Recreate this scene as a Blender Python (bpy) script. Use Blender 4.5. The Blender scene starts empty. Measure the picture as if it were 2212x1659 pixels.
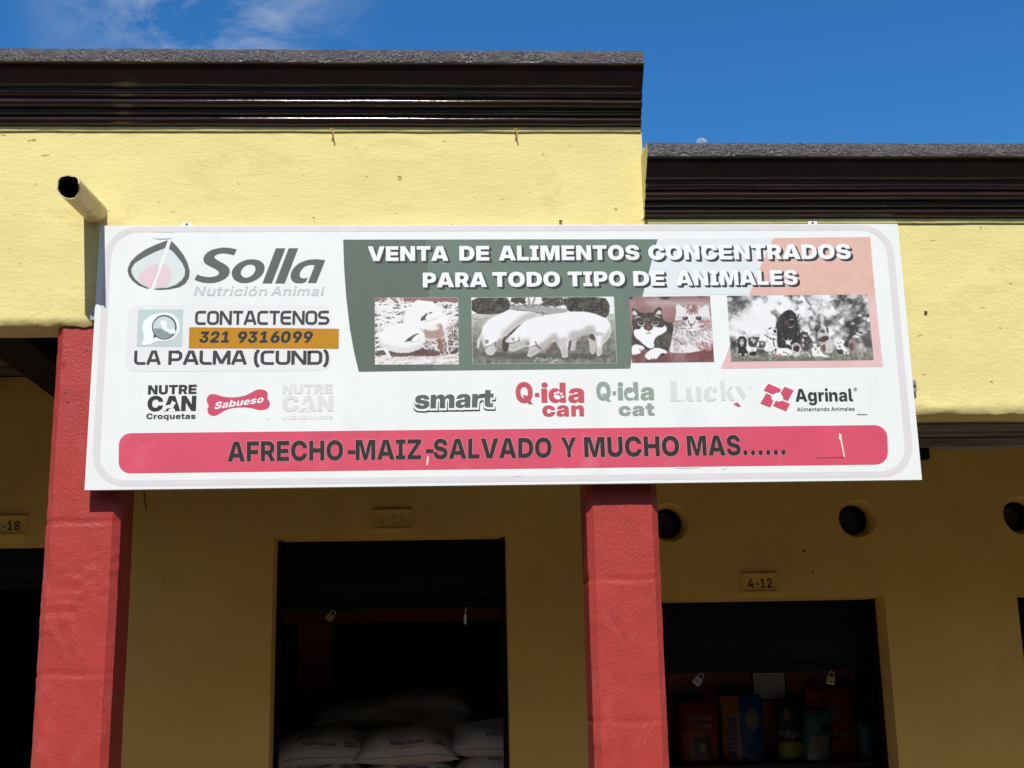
import bpy, math, random
import numpy as np
from mathutils import Vector, Matrix, noise
from mathutils.geometry import tessellate_polygon
SC = bpy.context.scene
COL = SC.collection

# ------------------------------------------------------------------ camera, world, sun, exposure
PITCH, ROLL, YAW = 0.23301144, 0.02022573, -0.05071827
FPX, CX, CY = 2750.0, 1106.0, 829.5            # focal length and centre for a 2212 x 1659 frame
def _rot(p, r, y):
    cp, sp, cr, sr, cy, sy = math.cos(p), math.sin(p), math.cos(r), math.sin(r), math.cos(y), math.sin(y)
    return np.array([[cy, -sy, 0], [sy, cy, 0], [0, 0, 1]]) @ np.array([[1, 0, 0], [0, cp, -sp], [0, sp, cp]]) @ np.array([[cr, 0, sr], [0, 1, 0], [-sr, 0, cr]])
RM = _rot(PITCH, ROLL, YAW)
EYE = np.array([0, 0, 1.6])
cd = bpy.data.cameras.new('camera'); cam = bpy.data.objects.new('camera', cd); COL.objects.link(cam)
cd.sensor_fit = 'HORIZONTAL'; cd.sensor_width = 36; cd.lens = 36 * FPX / 2212
cd.clip_start = 0.05; cd.clip_end = 20000
m = Matrix.Identity(4)
for i in range(3):
    m[i][0] = RM[i, 0]; m[i][1] = RM[i, 2]; m[i][2] = -RM[i, 1]; m[i][3] = EYE[i]
cam.matrix_world = m
SC.camera = cam

SUN_DIR = Vector((0.075, 0.69, -0.832)).normalized()      # the way the light travels
sd = bpy.data.lights.new('sun', 'SUN'); sun = bpy.data.objects.new('sun', sd); COL.objects.link(sun)
sd.energy = 4.4; sd.angle = math.radians(0.5); sd.color = (1.0, 0.965, 0.91)
sun.rotation_mode = 'QUATERNION'; sun.rotation_quaternion = SUN_DIR.to_track_quat('-Z', 'Y')
sun.location = (-3, -8, 12)
wd = bpy.data.worlds.new('World'); SC.world = wd; wd.use_nodes = True
nt = wd.node_tree; N = nt.nodes; bg = N['Background']
sky = N.new('ShaderNodeTexSky'); sky.sky_type = 'NISHITA'; sky.sun_disc = False
sky.sun_elevation = math.asin(-SUN_DIR.z); sky.sun_rotation = math.atan2(-SUN_DIR.x, -SUN_DIR.y)
sky.air_density = 1.0; sky.dust_density = 0.15; sky.ozone_density = 4.5; sky.altitude = 1500
tc = N.new('ShaderNodeTexCoord'); mp = N.new('ShaderNodeMapping'); mp.inputs['Scale'].default_value = (5.0, 5.0, 11.0)
nz = N.new('ShaderNodeTexNoise'); nz.inputs['Scale'].default_value = 1.6; nz.inputs['Detail'].default_value = 9; nz.inputs['Roughness'].default_value = 0.62; nz.inputs['Distortion'].default_value = 0.7
rp = N.new('ShaderNodeValToRGB'); rp.color_ramp.elements[0].position = 0.39; rp.color_ramp.elements[1].position = 0.74
dt = N.new('ShaderNodeVectorMath'); dt.operation = 'DISTANCE'
_d = RM @ np.array([(440 - CX) / FPX, 1, -(20 - CY) / FPX]); _d /= np.linalg.norm(_d)
dt.inputs[1].default_value = tuple(_d)
mr = N.new('ShaderNodeMapRange'); mr.inputs['From Min'].default_value = 0.03; mr.inputs['From Max'].default_value = 0.145; mr.inputs['To Min'].default_value = 1.0; mr.inputs['To Max'].default_value = 0.0; mr.interpolation_type = 'SMOOTHSTEP'
mu = N.new('ShaderNodeMath'); mu.operation = 'MULTIPLY'
mx = N.new('ShaderNodeMix'); mx.data_type = 'RGBA'; mx.inputs['B'].default_value = (4.6, 5.2, 6.2, 1)
L = nt.links.new
L(tc.outputs['Generated'], mp.inputs['Vector']); L(mp.outputs['Vector'], nz.inputs['Vector']); L(nz.outputs['Fac'], rp.inputs['Fac'])
L(tc.outputs['Generated'], dt.inputs[0]); L(dt.outputs['Value'], mr.inputs['Value'])
L(rp.outputs['Color'], mu.inputs[0]); L(mr.outputs['Result'], mu.inputs[1])
L(mu.outputs['Value'], mx.inputs['Factor']); hs = N.new('ShaderNodeHueSaturation'); hs.inputs['Saturation'].default_value = 1.27; hs.inputs['Value'].default_value = 1.5; L(sky.outputs['Color'], hs.inputs['Color']); L(hs.outputs['Color'], mx.inputs['A']); L(mx.outputs['Result'], bg.inputs['Color'])
sp = N.new('ShaderNodeSeparateXYZ'); L(tc.outputs['Generated'], sp.inputs['Vector'])
back = N.new('ShaderNodeMapRange'); back.interpolation_type = 'SMOOTHSTEP'; back.inputs['From Min'].default_value = 0.15; back.inputs['From Max'].default_value = -0.25; L(sp.outputs['Y'], back.inputs['Value'])
nz2 = N.new('ShaderNodeTexNoise'); nz2.inputs['Scale'].default_value = 3.2; nz2.inputs['Detail'].default_value = 6; L(tc.outputs['Generated'], nz2.inputs['Vector'])
rp2 = N.new('ShaderNodeMapRange'); rp2.inputs['From Min'].default_value = 0.46; rp2.inputs['From Max'].default_value = 0.62; L(nz2.outputs['Fac'], rp2.inputs['Value'])
mu2 = N.new('ShaderNodeMath'); mu2.operation = 'MULTIPLY'; L(back.outputs['Result'], mu2.inputs[0]); L(rp2.outputs['Result'], mu2.inputs[1])
mx2 = N.new('ShaderNodeMix'); mx2.data_type = 'RGBA'; mx2.inputs['B'].default_value = (9.0, 8.6, 8.0, 1)  # unseen white clouds added behind the camera to fill shadows with neutral light
L(mu2.outputs['Value'], mx2.inputs['Factor']); L(mx.outputs['Result'], mx2.inputs['A']); L(mx2.outputs['Result'], bg.inputs['Color'])
bg.inputs['Strength'].default_value = 0.10
SC.view_settings.view_transform = 'Standard'; SC.view_settings.look = 'None'; SC.view_settings.gamma = 1.0
SC.view_settings.exposure = 0.10
SC.cycles.max_bounces = 8; SC.cycles.diffuse_bounces = 5

# ------------------------------------------------------------------ helpers
def P(x, y, Y):
    d = RM @ np.array([(x - CX) / FPX, 1, -(y - CY) / FPX]); t = Y / d[1]
    return Vector((d[0] * t, Y, 1.6 + d[2] * t))
_v = RM.T @ np.array([0, 0, 1.0])
VVP = (CX + FPX * _v[0] / _v[1], CY - FPX * _v[2] / _v[1])     # where verticals meet
def lin(c):
    c = c / 255.0
    return c / 12.92 if c <= 0.04045 else ((c + 0.055) / 1.055) ** 2.4
KS = 0.92
def alb(r, g, b): return (lin(r) * KS, lin(g) * KS, lin(b) * KS, 1)

MATS = {}
def mat(name, col, rough=0.6, spec=0.4, var=0.0, vscale=8, bump=0.0, bscale=60, stretch=(1, 1, 1), dirt=None, dscale=2.5, damt=0.0, metal=0.0, bump2=None, attr=None, distort=0.0, coat=0.0, chips=None, bdist=0.01):
    """Principled surface with noise variation in colour, an optional dirt patch layer and one or two bump layers."""
    if name in MATS: return MATS[name]
    M = bpy.data.materials.new(name); M.use_nodes = True; t = M.node_tree; n = t.nodes; l = t.links.new
    b = n['Principled BSDF']; b.inputs['Roughness'].default_value = rough; b.inputs['Specular IOR Level'].default_value = spec; b.inputs['Metallic'].default_value = metal
    b.inputs['Coat Weight'].default_value = coat; b.inputs['Coat Roughness'].default_value = 0.12
    if len(col) == 3: col = (*col, 1)
    b.inputs['Base Color'].default_value = col
    tcn = n.new('ShaderNodeTexCoord'); mpn = n.new('ShaderNodeMapping'); mpn.inputs['Scale'].default_value = stretch
    l(tcn.outputs['Object'], mpn.inputs['Vector']); vec = mpn.outputs['Vector']
    src = None
    if attr:
        a = n.new('ShaderNodeVertexColor'); a.layer_name = attr; src = a.outputs['Color']
    def nzn(s, det=6, ro=0.6, di=0.0):
        q = n.new('ShaderNodeTexNoise'); q.inputs['Scale'].default_value = s; q.inputs['Detail'].default_value = det; q.inputs['Roughness'].default_value = ro; q.inputs['Distortion'].default_value = di
        l(vec, q.inputs['Vector']); return q.outputs['Fac']
    if var:
        r = n.new('ShaderNodeMapRange'); l(nzn(vscale, 8, 0.65, distort), r.inputs['Value'])
        r.inputs['From Min'].default_value = 0.3; r.inputs['From Max'].default_value = 0.7; r.inputs['To Min'].default_value = 1 - var; r.inputs['To Max'].default_value = 1 + var * 0.6
        mm = n.new('ShaderNodeMix'); mm.data_type = 'RGBA'; mm.blend_type = 'MULTIPLY'; mm.inputs['Factor'].default_value = 1
        if src: l(src, mm.inputs['A'])
        else: mm.inputs['A'].default_value = col
        l(r.outputs['Result'], mm.inputs['B']); src = mm.outputs['Result']
    if dirt is not None:
        r = n.new('ShaderNodeMapRange'); l(nzn(dscale, 9, 0.68, 0.5), r.inputs['Value'])
        r.inputs['From Min'].default_value = 0.55; r.inputs['From Max'].default_value = 0.72; r.inputs['To Max'].default_value = damt
        mm = n.new('ShaderNodeMix'); mm.data_type = 'RGBA'
        if src: l(src, mm.inputs['A'])
        else: mm.inputs['A'].default_value = col
        mm.inputs['B'].default_value = (*dirt[:3], 1); l(r.outputs['Result'], mm.inputs['Factor']); src = mm.outputs['Result']
    if chips:
        r = n.new('ShaderNodeMapRange'); l(nzn(chips[0], 4, 0.55, 0.3), r.inputs['Value'])
        r.inputs['From Min'].default_value = chips[1]; r.inputs['From Max'].default_value = chips[1] + .03; r.inputs['To Max'].default_value = chips[3]
        mm = n.new('ShaderNodeMix'); mm.data_type = 'RGBA'
        if src: l(src, mm.inputs['A'])
        else: mm.inputs['A'].default_value = col
        mm.inputs['B'].default_value = (*chips[2][:3], 1); l(r.outputs['Result'], mm.inputs['Factor']); src = mm.outputs['Result']
    if src: l(src, b.inputs['Base Color'])
    if bump:
        bn = n.new('ShaderNodeBump'); bn.inputs['Strength'].default_value = bump; bn.inputs['Distance'].default_value = bdist
        l(nzn(bscale, 7, 0.6), bn.inputs['Height'])
        if bump2:
            b2 = n.new('ShaderNodeBump'); b2.inputs['Strength'].default_value = bump2[0]; b2.inputs['Distance'].default_value = 0.02
            l(nzn(bump2[1], 5, 0.6), b2.inputs['Height']); l(b2.outputs['Normal'], bn.inputs['Normal'])
        l(bn.outputs['Normal'], b.inputs['Normal'])
    MATS[name] = M
    return M

def tag(o, label=None, cat=None, group=None, kind=None):
    if label: o['label'] = label
    if cat: o['category'] = cat
    if group: o['group'] = group
    if kind: o['kind'] = kind
    return o
def empty(name, loc):
    o = bpy.data.objects.new(name, None); COL.objects.link(o); o.location = loc; o.empty_display_size = 0.1
    return o
def world_loc(o):
    v = Vector((0, 0, 0))
    while o is not None: v = v + o.location; o = o.parent
    return v
class MB:
    """Collects shapes in world coordinates and links them as one mesh object."""
    def __init__(s): s.v = []; s.f = []; s.m = []; s.smooth = []
    def quadgrid(s, rows, mi=0, smooth=True, closed=False):
        b = len(s.v); nr, nc = len(rows), len(rows[0])
        for r in rows: s.v += [tuple(p) for p in r]
        for i in range(nr - 1):
            for j in range(nc if closed else nc - 1):
                k = (j + 1) % nc
                s.f.append((b + i * nc + j, b + i * nc + k, b + (i + 1) * nc + k, b + (i + 1) * nc + j)); s.m.append(mi); s.smooth.append(smooth)
    def face(s, pts, mi=0, smooth=False):
        b = len(s.v); s.v += [tuple(p) for p in pts]; s.f.append(tuple(range(b, b + len(pts)))); s.m.append(mi); s.smooth.append(smooth)
    def box(s, x0, x1, y0, y1, z0, z1, mi=0, ch=0.0):
        if ch <= 0:
            c = [(x, y, z) for z in (z0, z1) for y in (y0, y1) for x in (x0, x1)]
            for q in ((0, 2, 3, 1), (4, 5, 7, 6), (0, 1, 5, 4), (2, 6, 7, 3), (0, 4, 6, 2), (1, 3, 7, 5)):
                s.face([c[i] for i in q], mi)
            return
        # chamfered box: three octagon-like rings along z
        def ring(i, z): return [(x0 + i, y0, z), (x1 - i, y0, z), (x1, y0 + i, z), (x1, y1 - i, z), (x1 - i, y1, z), (x0 + i, y1, z), (x0, y1 - i, z), (x0, y0 + i, z)]
        def inset(z): return [(x0 + ch, y0 + ch * .3, z), (x1 - ch, y0 + ch * .3, z), (x1 - ch * .3, y0 + ch, z), (x1 - ch * .3, y1 - ch, z), (x1 - ch, y1 - ch * .3, z), (x0 + ch, y1 - ch * .3, z), (x0 + ch * .3, y1 - ch, z), (x0 + ch * .3, y0 + ch, z)]
        rows = [inset(z0), ring(ch, z0 + ch), ring(ch, z1 - ch), inset(z1)]
        s.quadgrid(rows, mi, False, True); s.face(rows[0][::-1], mi); s.face(rows[3], mi)
    def tube(s, pts, r, n=10, mi=0, cap=True):
        rows = []; pts = [Vector(p) for p in pts]
        up = Vector((0.13, 0.31, 0.94))
        for i, p in enumerate(pts):
            d = (pts[min(i + 1, len(pts) - 1)] - pts[max(i - 1, 0)]).normalized()
            a = d.cross(up).normalized(); b = d.cross(a)
            rr = r[i] if isinstance(r, (list, tuple)) else r
            rows.append([p + (a * math.cos(t) + b * math.sin(t)) * rr for t in (2 * math.pi * k / n for k in range(n))])
        s.quadgrid(rows, mi, True, True)
        if cap: s.face(rows[0], mi); s.face(rows[-1][::-1], mi)
    def poly(s, contours, mi=0):
        """Flat polygon with holes; contours of 3-D points."""
        b = len(s.v); flatl = [tuple(p) for c in contours for p in c]
        tr = tessellate_polygon([[Vector(p) for p in c] for c in contours])
        s.v += flatl
        for t in tr:
            s.f.append((b + t[0], b + t[1], b + t[2])); s.m.append(mi); s.smooth.append(False)
    def build(s, name, mats, parent=None, origin=None, colors=None):
        me = bpy.data.meshes.new(name)
        if not isinstance(mats, (list, tuple)): mats = [mats]
        vs = np.array(s.v, float)
        if origin is None:
            lo, hi = vs.min(0), vs.max(0); origin = Vector(((lo[0] + hi[0]) / 2, (lo[1] + hi[1]) / 2, lo[2]))
        origin = Vector(origin)
        me.from_pydata([tuple(v) for v in vs - np.array(origin)], [], s.f)
        for q in mats: me.materials.append(q)
        me.polygons.foreach_set('material_index', s.m); me.polygons.foreach_set('use_smooth', s.smooth)
        if colors is not None:
            ca = me.color_attributes.new('print', 'FLOAT_COLOR', 'POINT'); ca.data.foreach_set('color', np.array(colors, np.float32).ravel())
        me.update()
        o = bpy.data.objects.new(name, me); COL.objects.link(o)
        if parent is not None:
            o.parent = parent; o.location = origin - world_loc(parent)
        else: o.location = origin
        return o
def jit(x, y, z, s, k=0): return noise.noise(Vector((x * s + k * 7.31, y * s, z * s + k * 3.7)))

# ------------------------------------------------------------------ letter outlines (per 1000 units of the em)
FONTS = {
 'K': {
  'A': '764:244,726 518,726 764,2 538,0 534,6 503,114 498,120 262,120 257,118 222,1 0,2;456,278 382,540 306,277',
  'B': '650:39,726 385,727 445,719 477,710 513,696 545,675 578,642 598,606 607,570 606,514 591,470 565,434 529,406 473,382 513,376 557,355 591,326 618,282 630,242 633,210 631,178 619,130 602,98 590,82 561,54 521,28 493,16 441,4 393,0 39,2;357,153 393,164 412,182 422,202 425,226 422,246 415,262 405,275 393,284 361,295 237,295 237,153;345,440 373,449 390,462 403,486 405,514 402,530 394,546 377,563 361,571 341,575 237,574 237,440',
  'C': '729:302,-6 258,5 198,29 166,49 134,73 109,98 84,130 53,186 37,230 28,266 20,354 24,438 36,494 48,530 65,566 84,598 110,629 134,654 166,679 226,712 294,732 366,740 434,735 486,724 538,704 586,676 626,641 651,610 678,566 702,502 710,454 510,453 505,458 496,490 482,514 462,536 438,551 414,560 366,564 338,559 306,547 273,522 253,494 236,454 228,418 224,350 228,306 241,258 256,226 282,197 322,173 354,165 398,165 430,173 464,194 487,222 499,246 506,270 510,273 706,273 711,270 694,198 670,146 646,110 630,91 582,49 534,21 478,1 406,-11 338,-10',
  'D': '711:39,726 317,728 389,723 445,712 489,696 529,675 573,644 611,606 627,586 651,546 674,490 690,406 690,322 674,238 663,206 645,170 606,114 577,86 525,49 485,29 417,9 333,0 39,2;341,169 393,180 417,193 441,212 458,234 470,258 478,286 486,342 486,386 475,454 459,490 441,513 421,531 389,547 329,559 242,558 242,170 245,168',
  'E': '632:39,726 601,727 601,557 242,554 242,450 245,446 573,446 575,282 245,280 242,278 242,174 601,171 602,2 39,2',
  'F': '605:39,726 585,726 585,558 242,554 242,430 245,427 565,426 565,263 245,262 242,258 242,2 39,2',
  'I': '437:25,158 114,159 116,162 116,566 24,570 24,726 410,728 412,570 320,566 320,162 322,159 412,158 412,2 24,2',
  'L': '575:39,726 241,727 242,174 553,172 556,170 556,2 39,2',
  'M': '925:41,728 343,726 422,450 461,300 466,302 512,482 581,726 886,726 885,1 686,2 686,286 692,474 689,505 635,298 545,1 380,2 292,290 233,504 238,326 238,2 39,2',
  'N': '738:39,726 245,728 426,438 497,312 496,726 697,728 699,2 493,0 324,270 241,414 242,2 39,2',
  'O': '746:302,-6 258,5 198,29 166,49 134,73 109,98 84,130 53,186 37,230 28,266 20,354 24,438 36,494 48,530 65,566 84,598 110,629 134,654 166,679 226,712 294,732 366,740 430,736 486,724 522,711 554,696 586,675 612,654 658,602 679,570 698,530 719,458 727,374 723,298 711,234 695,190 679,158 659,126 638,99 598,61 542,26 478,2 406,-11 338,-10;386,164 414,169 438,178 466,197 487,222 502,250 511,274 519,314 522,374 519,414 510,454 498,486 482,513 454,540 426,555 386,563 362,564 322,555 298,543 269,518 248,486 240,466 232,438 226,394 224,350 229,306 237,270 252,234 268,210 290,190 322,172 346,166',
  'P': '648:39,726 345,728 413,723 473,708 509,691 545,668 579,634 602,598 622,546 630,498 630,446 618,386 598,342 582,318 547,282 525,266 485,245 449,232 385,221 242,218 241,1 39,2;357,388 385,397 405,410 422,430 431,454 431,494 426,510 417,524 393,546 357,559 245,561 242,558 242,390 245,387',
  'Q': '746:502,10 450,-5 422,-9 342,-10 298,-5 262,3 202,27 162,51 111,96 80,136 52,188 32,248 20,328 20,396 24,436 40,508 68,572 110,630 138,658 170,682 230,713 302,734 366,739 414,738 446,733 514,714 558,693 614,653 634,632 663,596 695,536 711,492 723,428 727,352 719,272 702,208 683,164 655,120 616,76 724,-52 553,-52;374,164 374,168 300,268 450,269 486,226 490,226 503,252 511,276 519,320 522,376 519,412 511,452 495,492 479,516 454,540 430,553 394,562 346,561 318,554 290,538 270,519 250,488 237,456 228,420 224,376 228,308 233,284 244,252 260,220 282,196 306,179 338,167 362,164',
  'R': '666:39,726 345,728 413,723 473,708 509,691 545,668 582,630 610,582 626,530 630,498 630,450 618,390 595,342 560,302 520,270 652,2 441,2 334,226 245,228 242,226 242,2 39,2;345,385 381,394 405,409 426,438 433,474 426,510 414,530 393,548 365,559 345,562 245,562 242,558 242,390 245,385',
  'S': '685:241,-3 185,13 129,41 101,63 68,102 44,154 32,214 33,242 221,242 232,206 253,177 289,157 337,148 369,149 393,153 413,161 433,173 443,182 451,198 453,214 449,230 432,250 397,268 353,280 213,309 161,329 121,354 101,371 80,394 57,438 48,470 45,498 48,546 60,586 84,630 117,667 165,700 213,720 277,735 353,740 409,735 449,727 505,708 545,684 583,650 611,610 623,582 635,538 638,498 453,497 447,522 438,538 417,559 381,575 337,580 297,572 267,554 256,542 251,530 249,510 252,498 265,482 297,465 337,453 417,439 485,423 537,404 585,376 619,342 635,318 643,298 653,246 650,182 639,138 615,94 581,57 541,30 481,5 421,-7 357,-12 297,-10',
  'T': '656:227,554 22,556 20,726 634,728 636,726 636,558 430,554 430,2 227,2',
  'U': '705:261,-3 217,9 181,25 141,49 115,70 88,102 63,142 52,170 44,202 39,250 40,726 235,726 236,274 239,246 252,214 264,198 281,182 313,165 333,160 361,160 393,165 413,174 433,189 454,214 467,250 469,274 470,726 665,727 666,254 658,190 642,142 626,114 589,69 553,41 517,21 461,1 425,-7 389,-11 309,-10',
  'V': '750:0,726 224,726 327,382 377,202 382,198 425,362 528,726 749,726 514,2 244,2',
  'G': '740:290,-3 258,5 222,17 190,33 158,54 134,73 109,98 84,130 48,198 28,266 22,314 20,354 24,438 36,494 48,530 65,566 84,598 110,629 134,654 166,679 226,712 294,732 366,740 434,736 490,723 534,708 586,679 622,651 655,614 686,562 699,526 708,478 502,477 491,506 478,526 466,539 438,555 398,563 370,564 326,555 306,546 282,530 253,494 237,458 228,418 224,350 228,306 237,270 252,234 273,206 294,189 326,173 362,165 410,165 446,173 478,189 499,210 510,234 514,260 384,262 383,402 386,406 710,406 712,402 711,258 699,198 674,142 654,110 634,87 590,49 550,25 486,1 414,-11 338,-10',
  'a': '583:130,0 98,12 66,34 45,61 33,85 25,121 25,165 38,213 49,233 71,257 110,282 142,294 174,302 270,311 314,320 330,327 343,337 348,349 347,361 338,376 322,386 306,391 282,391 266,390 246,382 233,369 222,345 50,345 46,349 53,389 70,429 90,457 106,474 130,490 174,510 222,522 294,527 366,523 422,510 470,486 500,461 516,441 531,409 540,373 540,1 354,-1 350,5 350,69 346,69 318,31 298,15 274,3 226,-9 166,-7;274,113 302,119 318,127 334,142 342,153 348,169 349,221 346,223 254,202 234,194 217,181 208,161 208,145 213,133 230,119 254,113',
  'b': '625:320,-3 288,13 263,34 236,77 235,2 232,0 42,2 44,728 236,726 237,458 240,452 268,487 288,503 312,515 340,524 368,528 424,524 472,508 515,478 548,442 564,418 581,382 598,322 602,286 602,230 592,166 578,122 564,94 548,70 528,47 496,21 476,9 432,-7 404,-11 352,-10;324,141 348,145 374,162 393,190 401,214 405,242 402,298 389,334 382,346 364,363 348,371 324,376 296,371 284,366 258,346 240,314 231,274 231,242 235,218 247,186 258,170 272,158 296,145 312,142',
  'c': '583:204,1 156,20 108,53 71,94 44,142 27,198 22,266 27,318 43,370 71,422 108,463 136,484 180,507 236,522 288,528 352,524 400,512 436,496 476,471 500,450 526,418 541,390 557,342 561,302 376,301 366,338 344,363 328,372 312,376 292,376 276,372 258,362 240,342 231,326 223,298 219,262 223,218 231,190 239,174 257,154 272,145 288,141 316,141 340,150 358,166 369,186 376,216 556,216 562,214 558,174 545,130 526,94 496,60 456,29 404,5 360,-7 312,-12 260,-10',
  'd': '625:168,1 148,9 112,33 80,66 63,90 47,122 39,142 27,194 23,226 22,270 31,342 51,398 80,446 116,484 152,507 200,523 256,528 288,523 312,516 336,503 356,488 384,453 387,458 388,726 580,728 583,722 583,2 392,0 390,2 388,76 374,50 358,30 336,13 316,2 268,-11 214,-10;304,141 328,145 340,150 360,164 378,186 385,202 394,246 394,282 390,302 382,322 370,342 352,359 340,367 304,376 280,372 268,367 243,346 227,314 219,262 223,218 236,182 247,166 260,154 276,146 292,142',
  'e': '583:204,1 156,21 108,55 67,102 43,146 28,198 23,230 22,266 28,318 44,370 67,414 105,458 144,488 180,507 240,524 304,528 344,524 392,511 436,492 484,456 514,422 534,390 553,338 562,290 562,214 560,212 216,212 212,206 215,186 227,158 244,141 268,129 284,125 316,124 340,129 360,137 380,155 388,168 560,166 550,130 530,94 496,57 456,29 416,9 356,-7 308,-12 260,-10;382,322 370,354 348,375 328,384 288,388 256,380 236,367 219,342 214,326 216,320',
  'i': '242:42,514 236,515 237,2 42,2;92,568 72,587 62,602 55,622 53,650 55,666 62,686 76,705 92,719 108,728 132,735 176,736 196,732 216,723 241,702 256,674 261,642 258,618 250,598 232,576 200,557 164,550 123,554',
  'l': '310:136,13 96,32 67,62 59,74 47,110 42,154 44,728 237,726 237,178 242,158 252,148 264,144 295,142 295,2 196,2',
  'm': '922:44,516 228,516 232,421 254,462 292,499 332,518 376,527 428,523 476,504 508,478 520,462 536,427 540,425 564,466 596,496 616,507 644,518 692,527 720,527 748,523 792,507 822,486 845,462 858,442 873,402 880,350 880,2 685,2 685,294 682,322 674,342 652,364 632,371 612,372 592,367 574,354 562,338 555,314 554,2 368,2 368,306 366,322 357,342 336,364 316,371 296,372 276,367 256,352 246,338 238,314 237,2 42,2',
  'n': '618:42,514 232,516 235,514 236,432 262,466 292,495 320,512 356,523 392,527 448,523 484,511 515,490 538,466 556,434 565,410 573,374 576,342 576,2 381,2 381,286 378,310 368,334 352,350 332,360 300,362 276,356 258,342 247,326 239,298 237,2 42,2',
  'o': '607:208,1 156,21 108,53 71,94 44,142 27,198 22,266 27,318 43,370 72,422 110,462 152,492 208,515 248,524 312,528 380,520 432,503 476,479 516,445 548,402 573,346 582,306 584,238 578,190 562,138 542,102 504,58 472,34 424,9 368,-7 312,-12 264,-10;316,141 332,146 352,158 366,174 377,194 386,230 386,290 373,330 360,349 344,363 328,371 304,376 272,368 248,350 228,314 219,262 224,214 239,178 256,157 268,149 288,142',
  'p': '625:42,514 232,516 235,514 236,452 270,490 288,504 320,519 364,527 396,527 440,520 472,508 500,491 533,462 562,422 584,374 598,322 602,258 597,190 586,142 562,90 536,56 496,21 456,1 400,-11 360,-11 336,-7 296,9 276,24 259,42 240,75 237,66 237,-202 42,-202;348,145 368,156 378,166 389,182 398,202 405,242 405,274 402,298 389,334 378,350 364,363 348,371 328,375 296,371 272,359 258,346 239,314 231,274 231,242 234,222 248,186 259,170 280,153 312,142',
  'r': '416:42,514 228,516 231,514 232,424 256,474 276,495 292,504 340,515 408,514 408,362 404,359 324,359 292,350 276,340 260,324 243,290 237,250 237,2 42,2',
  's': '559:196,-4 156,7 128,19 88,44 54,77 34,109 22,141 18,161 20,169 208,169 219,145 232,131 244,124 272,117 312,119 332,129 341,141 340,161 324,174 300,182 152,208 120,219 84,240 54,269 35,309 30,345 34,393 50,433 72,460 104,486 144,506 188,518 260,526 332,523 364,517 404,506 436,491 468,470 485,453 508,421 517,401 525,373 526,345 352,343 344,365 331,381 316,391 292,397 256,394 236,385 225,373 224,365 226,353 240,341 264,332 416,305 460,291 484,278 517,249 533,221 541,181 537,133 521,93 500,65 472,39 440,19 400,3 352,-9 296,-13 244,-11',
  't': '418:192,12 164,24 144,36 126,54 115,70 104,98 98,130 96,366 12,367 10,370 10,514 97,518 97,654 100,656 288,656 292,654 292,518 398,514 398,370 396,367 296,367 292,362 292,186 295,166 308,153 324,149 398,146 398,2 248,2',
  '-': '459:154,351 492,350 493,206 490,204 152,206',
  '0': '645:243,-3 211,5 183,17 155,33 106,74 69,126 50,166 37,202 21,278 17,374 22,450 38,526 65,594 94,638 135,680 187,712 215,724 247,732 315,740 379,735 431,723 463,710 495,692 541,650 560,626 580,594 608,522 624,442 628,338 624,286 616,234 592,158 564,106 543,79 518,54 491,33 463,17 423,2 351,-11 287,-10;335,145 363,153 383,166 400,186 411,206 424,242 436,322 437,382 432,438 424,486 412,518 399,542 375,568 351,579 323,584 295,580 271,568 255,553 238,530 226,502 217,470 209,398 209,314 213,278 225,226 237,198 257,170 279,154 307,145',
  '1': '645:85,157 249,157 253,162 253,546 249,548 241,543 93,452 90,458 90,618 269,728 445,728 447,726 447,162 448,158 453,157 585,156 586,2 83,2',
  '2': '630:54,142 376,404 405,438 414,454 421,482 422,506 418,526 402,554 388,566 372,576 340,583 324,583 300,579 284,572 255,546 240,518 232,470 228,465 48,465 47,498 59,558 72,594 95,634 132,674 180,707 232,727 272,735 348,739 392,735 456,719 512,692 557,654 578,626 598,586 610,534 610,498 606,458 598,430 574,382 540,340 484,286 331,158 608,157 612,154 612,2 54,2',
  '3': '632:230,-3 178,13 134,37 90,75 69,102 45,146 29,198 24,246 26,250 210,250 216,246 217,222 229,190 246,168 266,153 298,141 334,141 362,149 384,162 396,174 408,194 416,218 417,238 412,270 404,286 390,301 366,316 342,324 322,326 206,326 204,330 205,434 345,566 338,569 62,569 60,574 61,726 574,728 578,722 577,578 409,426 410,422 470,415 522,395 558,369 584,338 604,294 612,254 612,202 600,150 580,110 556,78 518,45 478,21 438,5 390,-7 354,-11 278,-10',
  '4': '690:386,140 34,141 32,294 327,726 522,728 524,726 503,694 232,294 234,290 386,291 387,450 390,453 570,453 574,450 574,294 578,290 658,289 659,146 658,142 654,141 578,141 574,138 574,2 387,2',
  '6': '618:283,-5 247,3 223,11 179,31 147,52 127,69 93,108 66,160 53,216 53,268 66,332 87,384 122,448 311,727 519,727 521,724 516,716 354,476 439,474 487,462 539,436 580,400 592,384 612,348 628,296 632,236 628,196 620,164 596,112 576,84 547,56 503,26 471,11 411,-5 359,-10 311,-8;343,141 363,142 395,154 424,180 440,212 444,244 440,272 432,292 411,321 375,341 355,346 331,346 311,342 291,333 275,322 262,308 246,276 241,256 241,232 245,212 253,192 267,173 283,158 315,144',
  '9': '618:329,250 327,253 259,253 231,257 191,268 139,297 110,322 94,342 81,362 66,398 53,458 54,514 62,554 73,586 102,634 143,676 191,706 247,727 303,736 379,735 443,723 487,706 539,675 567,649 595,614 620,562 631,510 632,470 624,414 600,346 560,274 375,0 162,2;371,385 403,400 419,415 432,434 443,470 444,486 440,514 432,534 419,554 387,578 351,587 311,583 291,574 275,563 255,538 246,518 241,498 242,470 246,450 261,422 287,397 315,385 335,382',
 },
 'B': {
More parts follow.
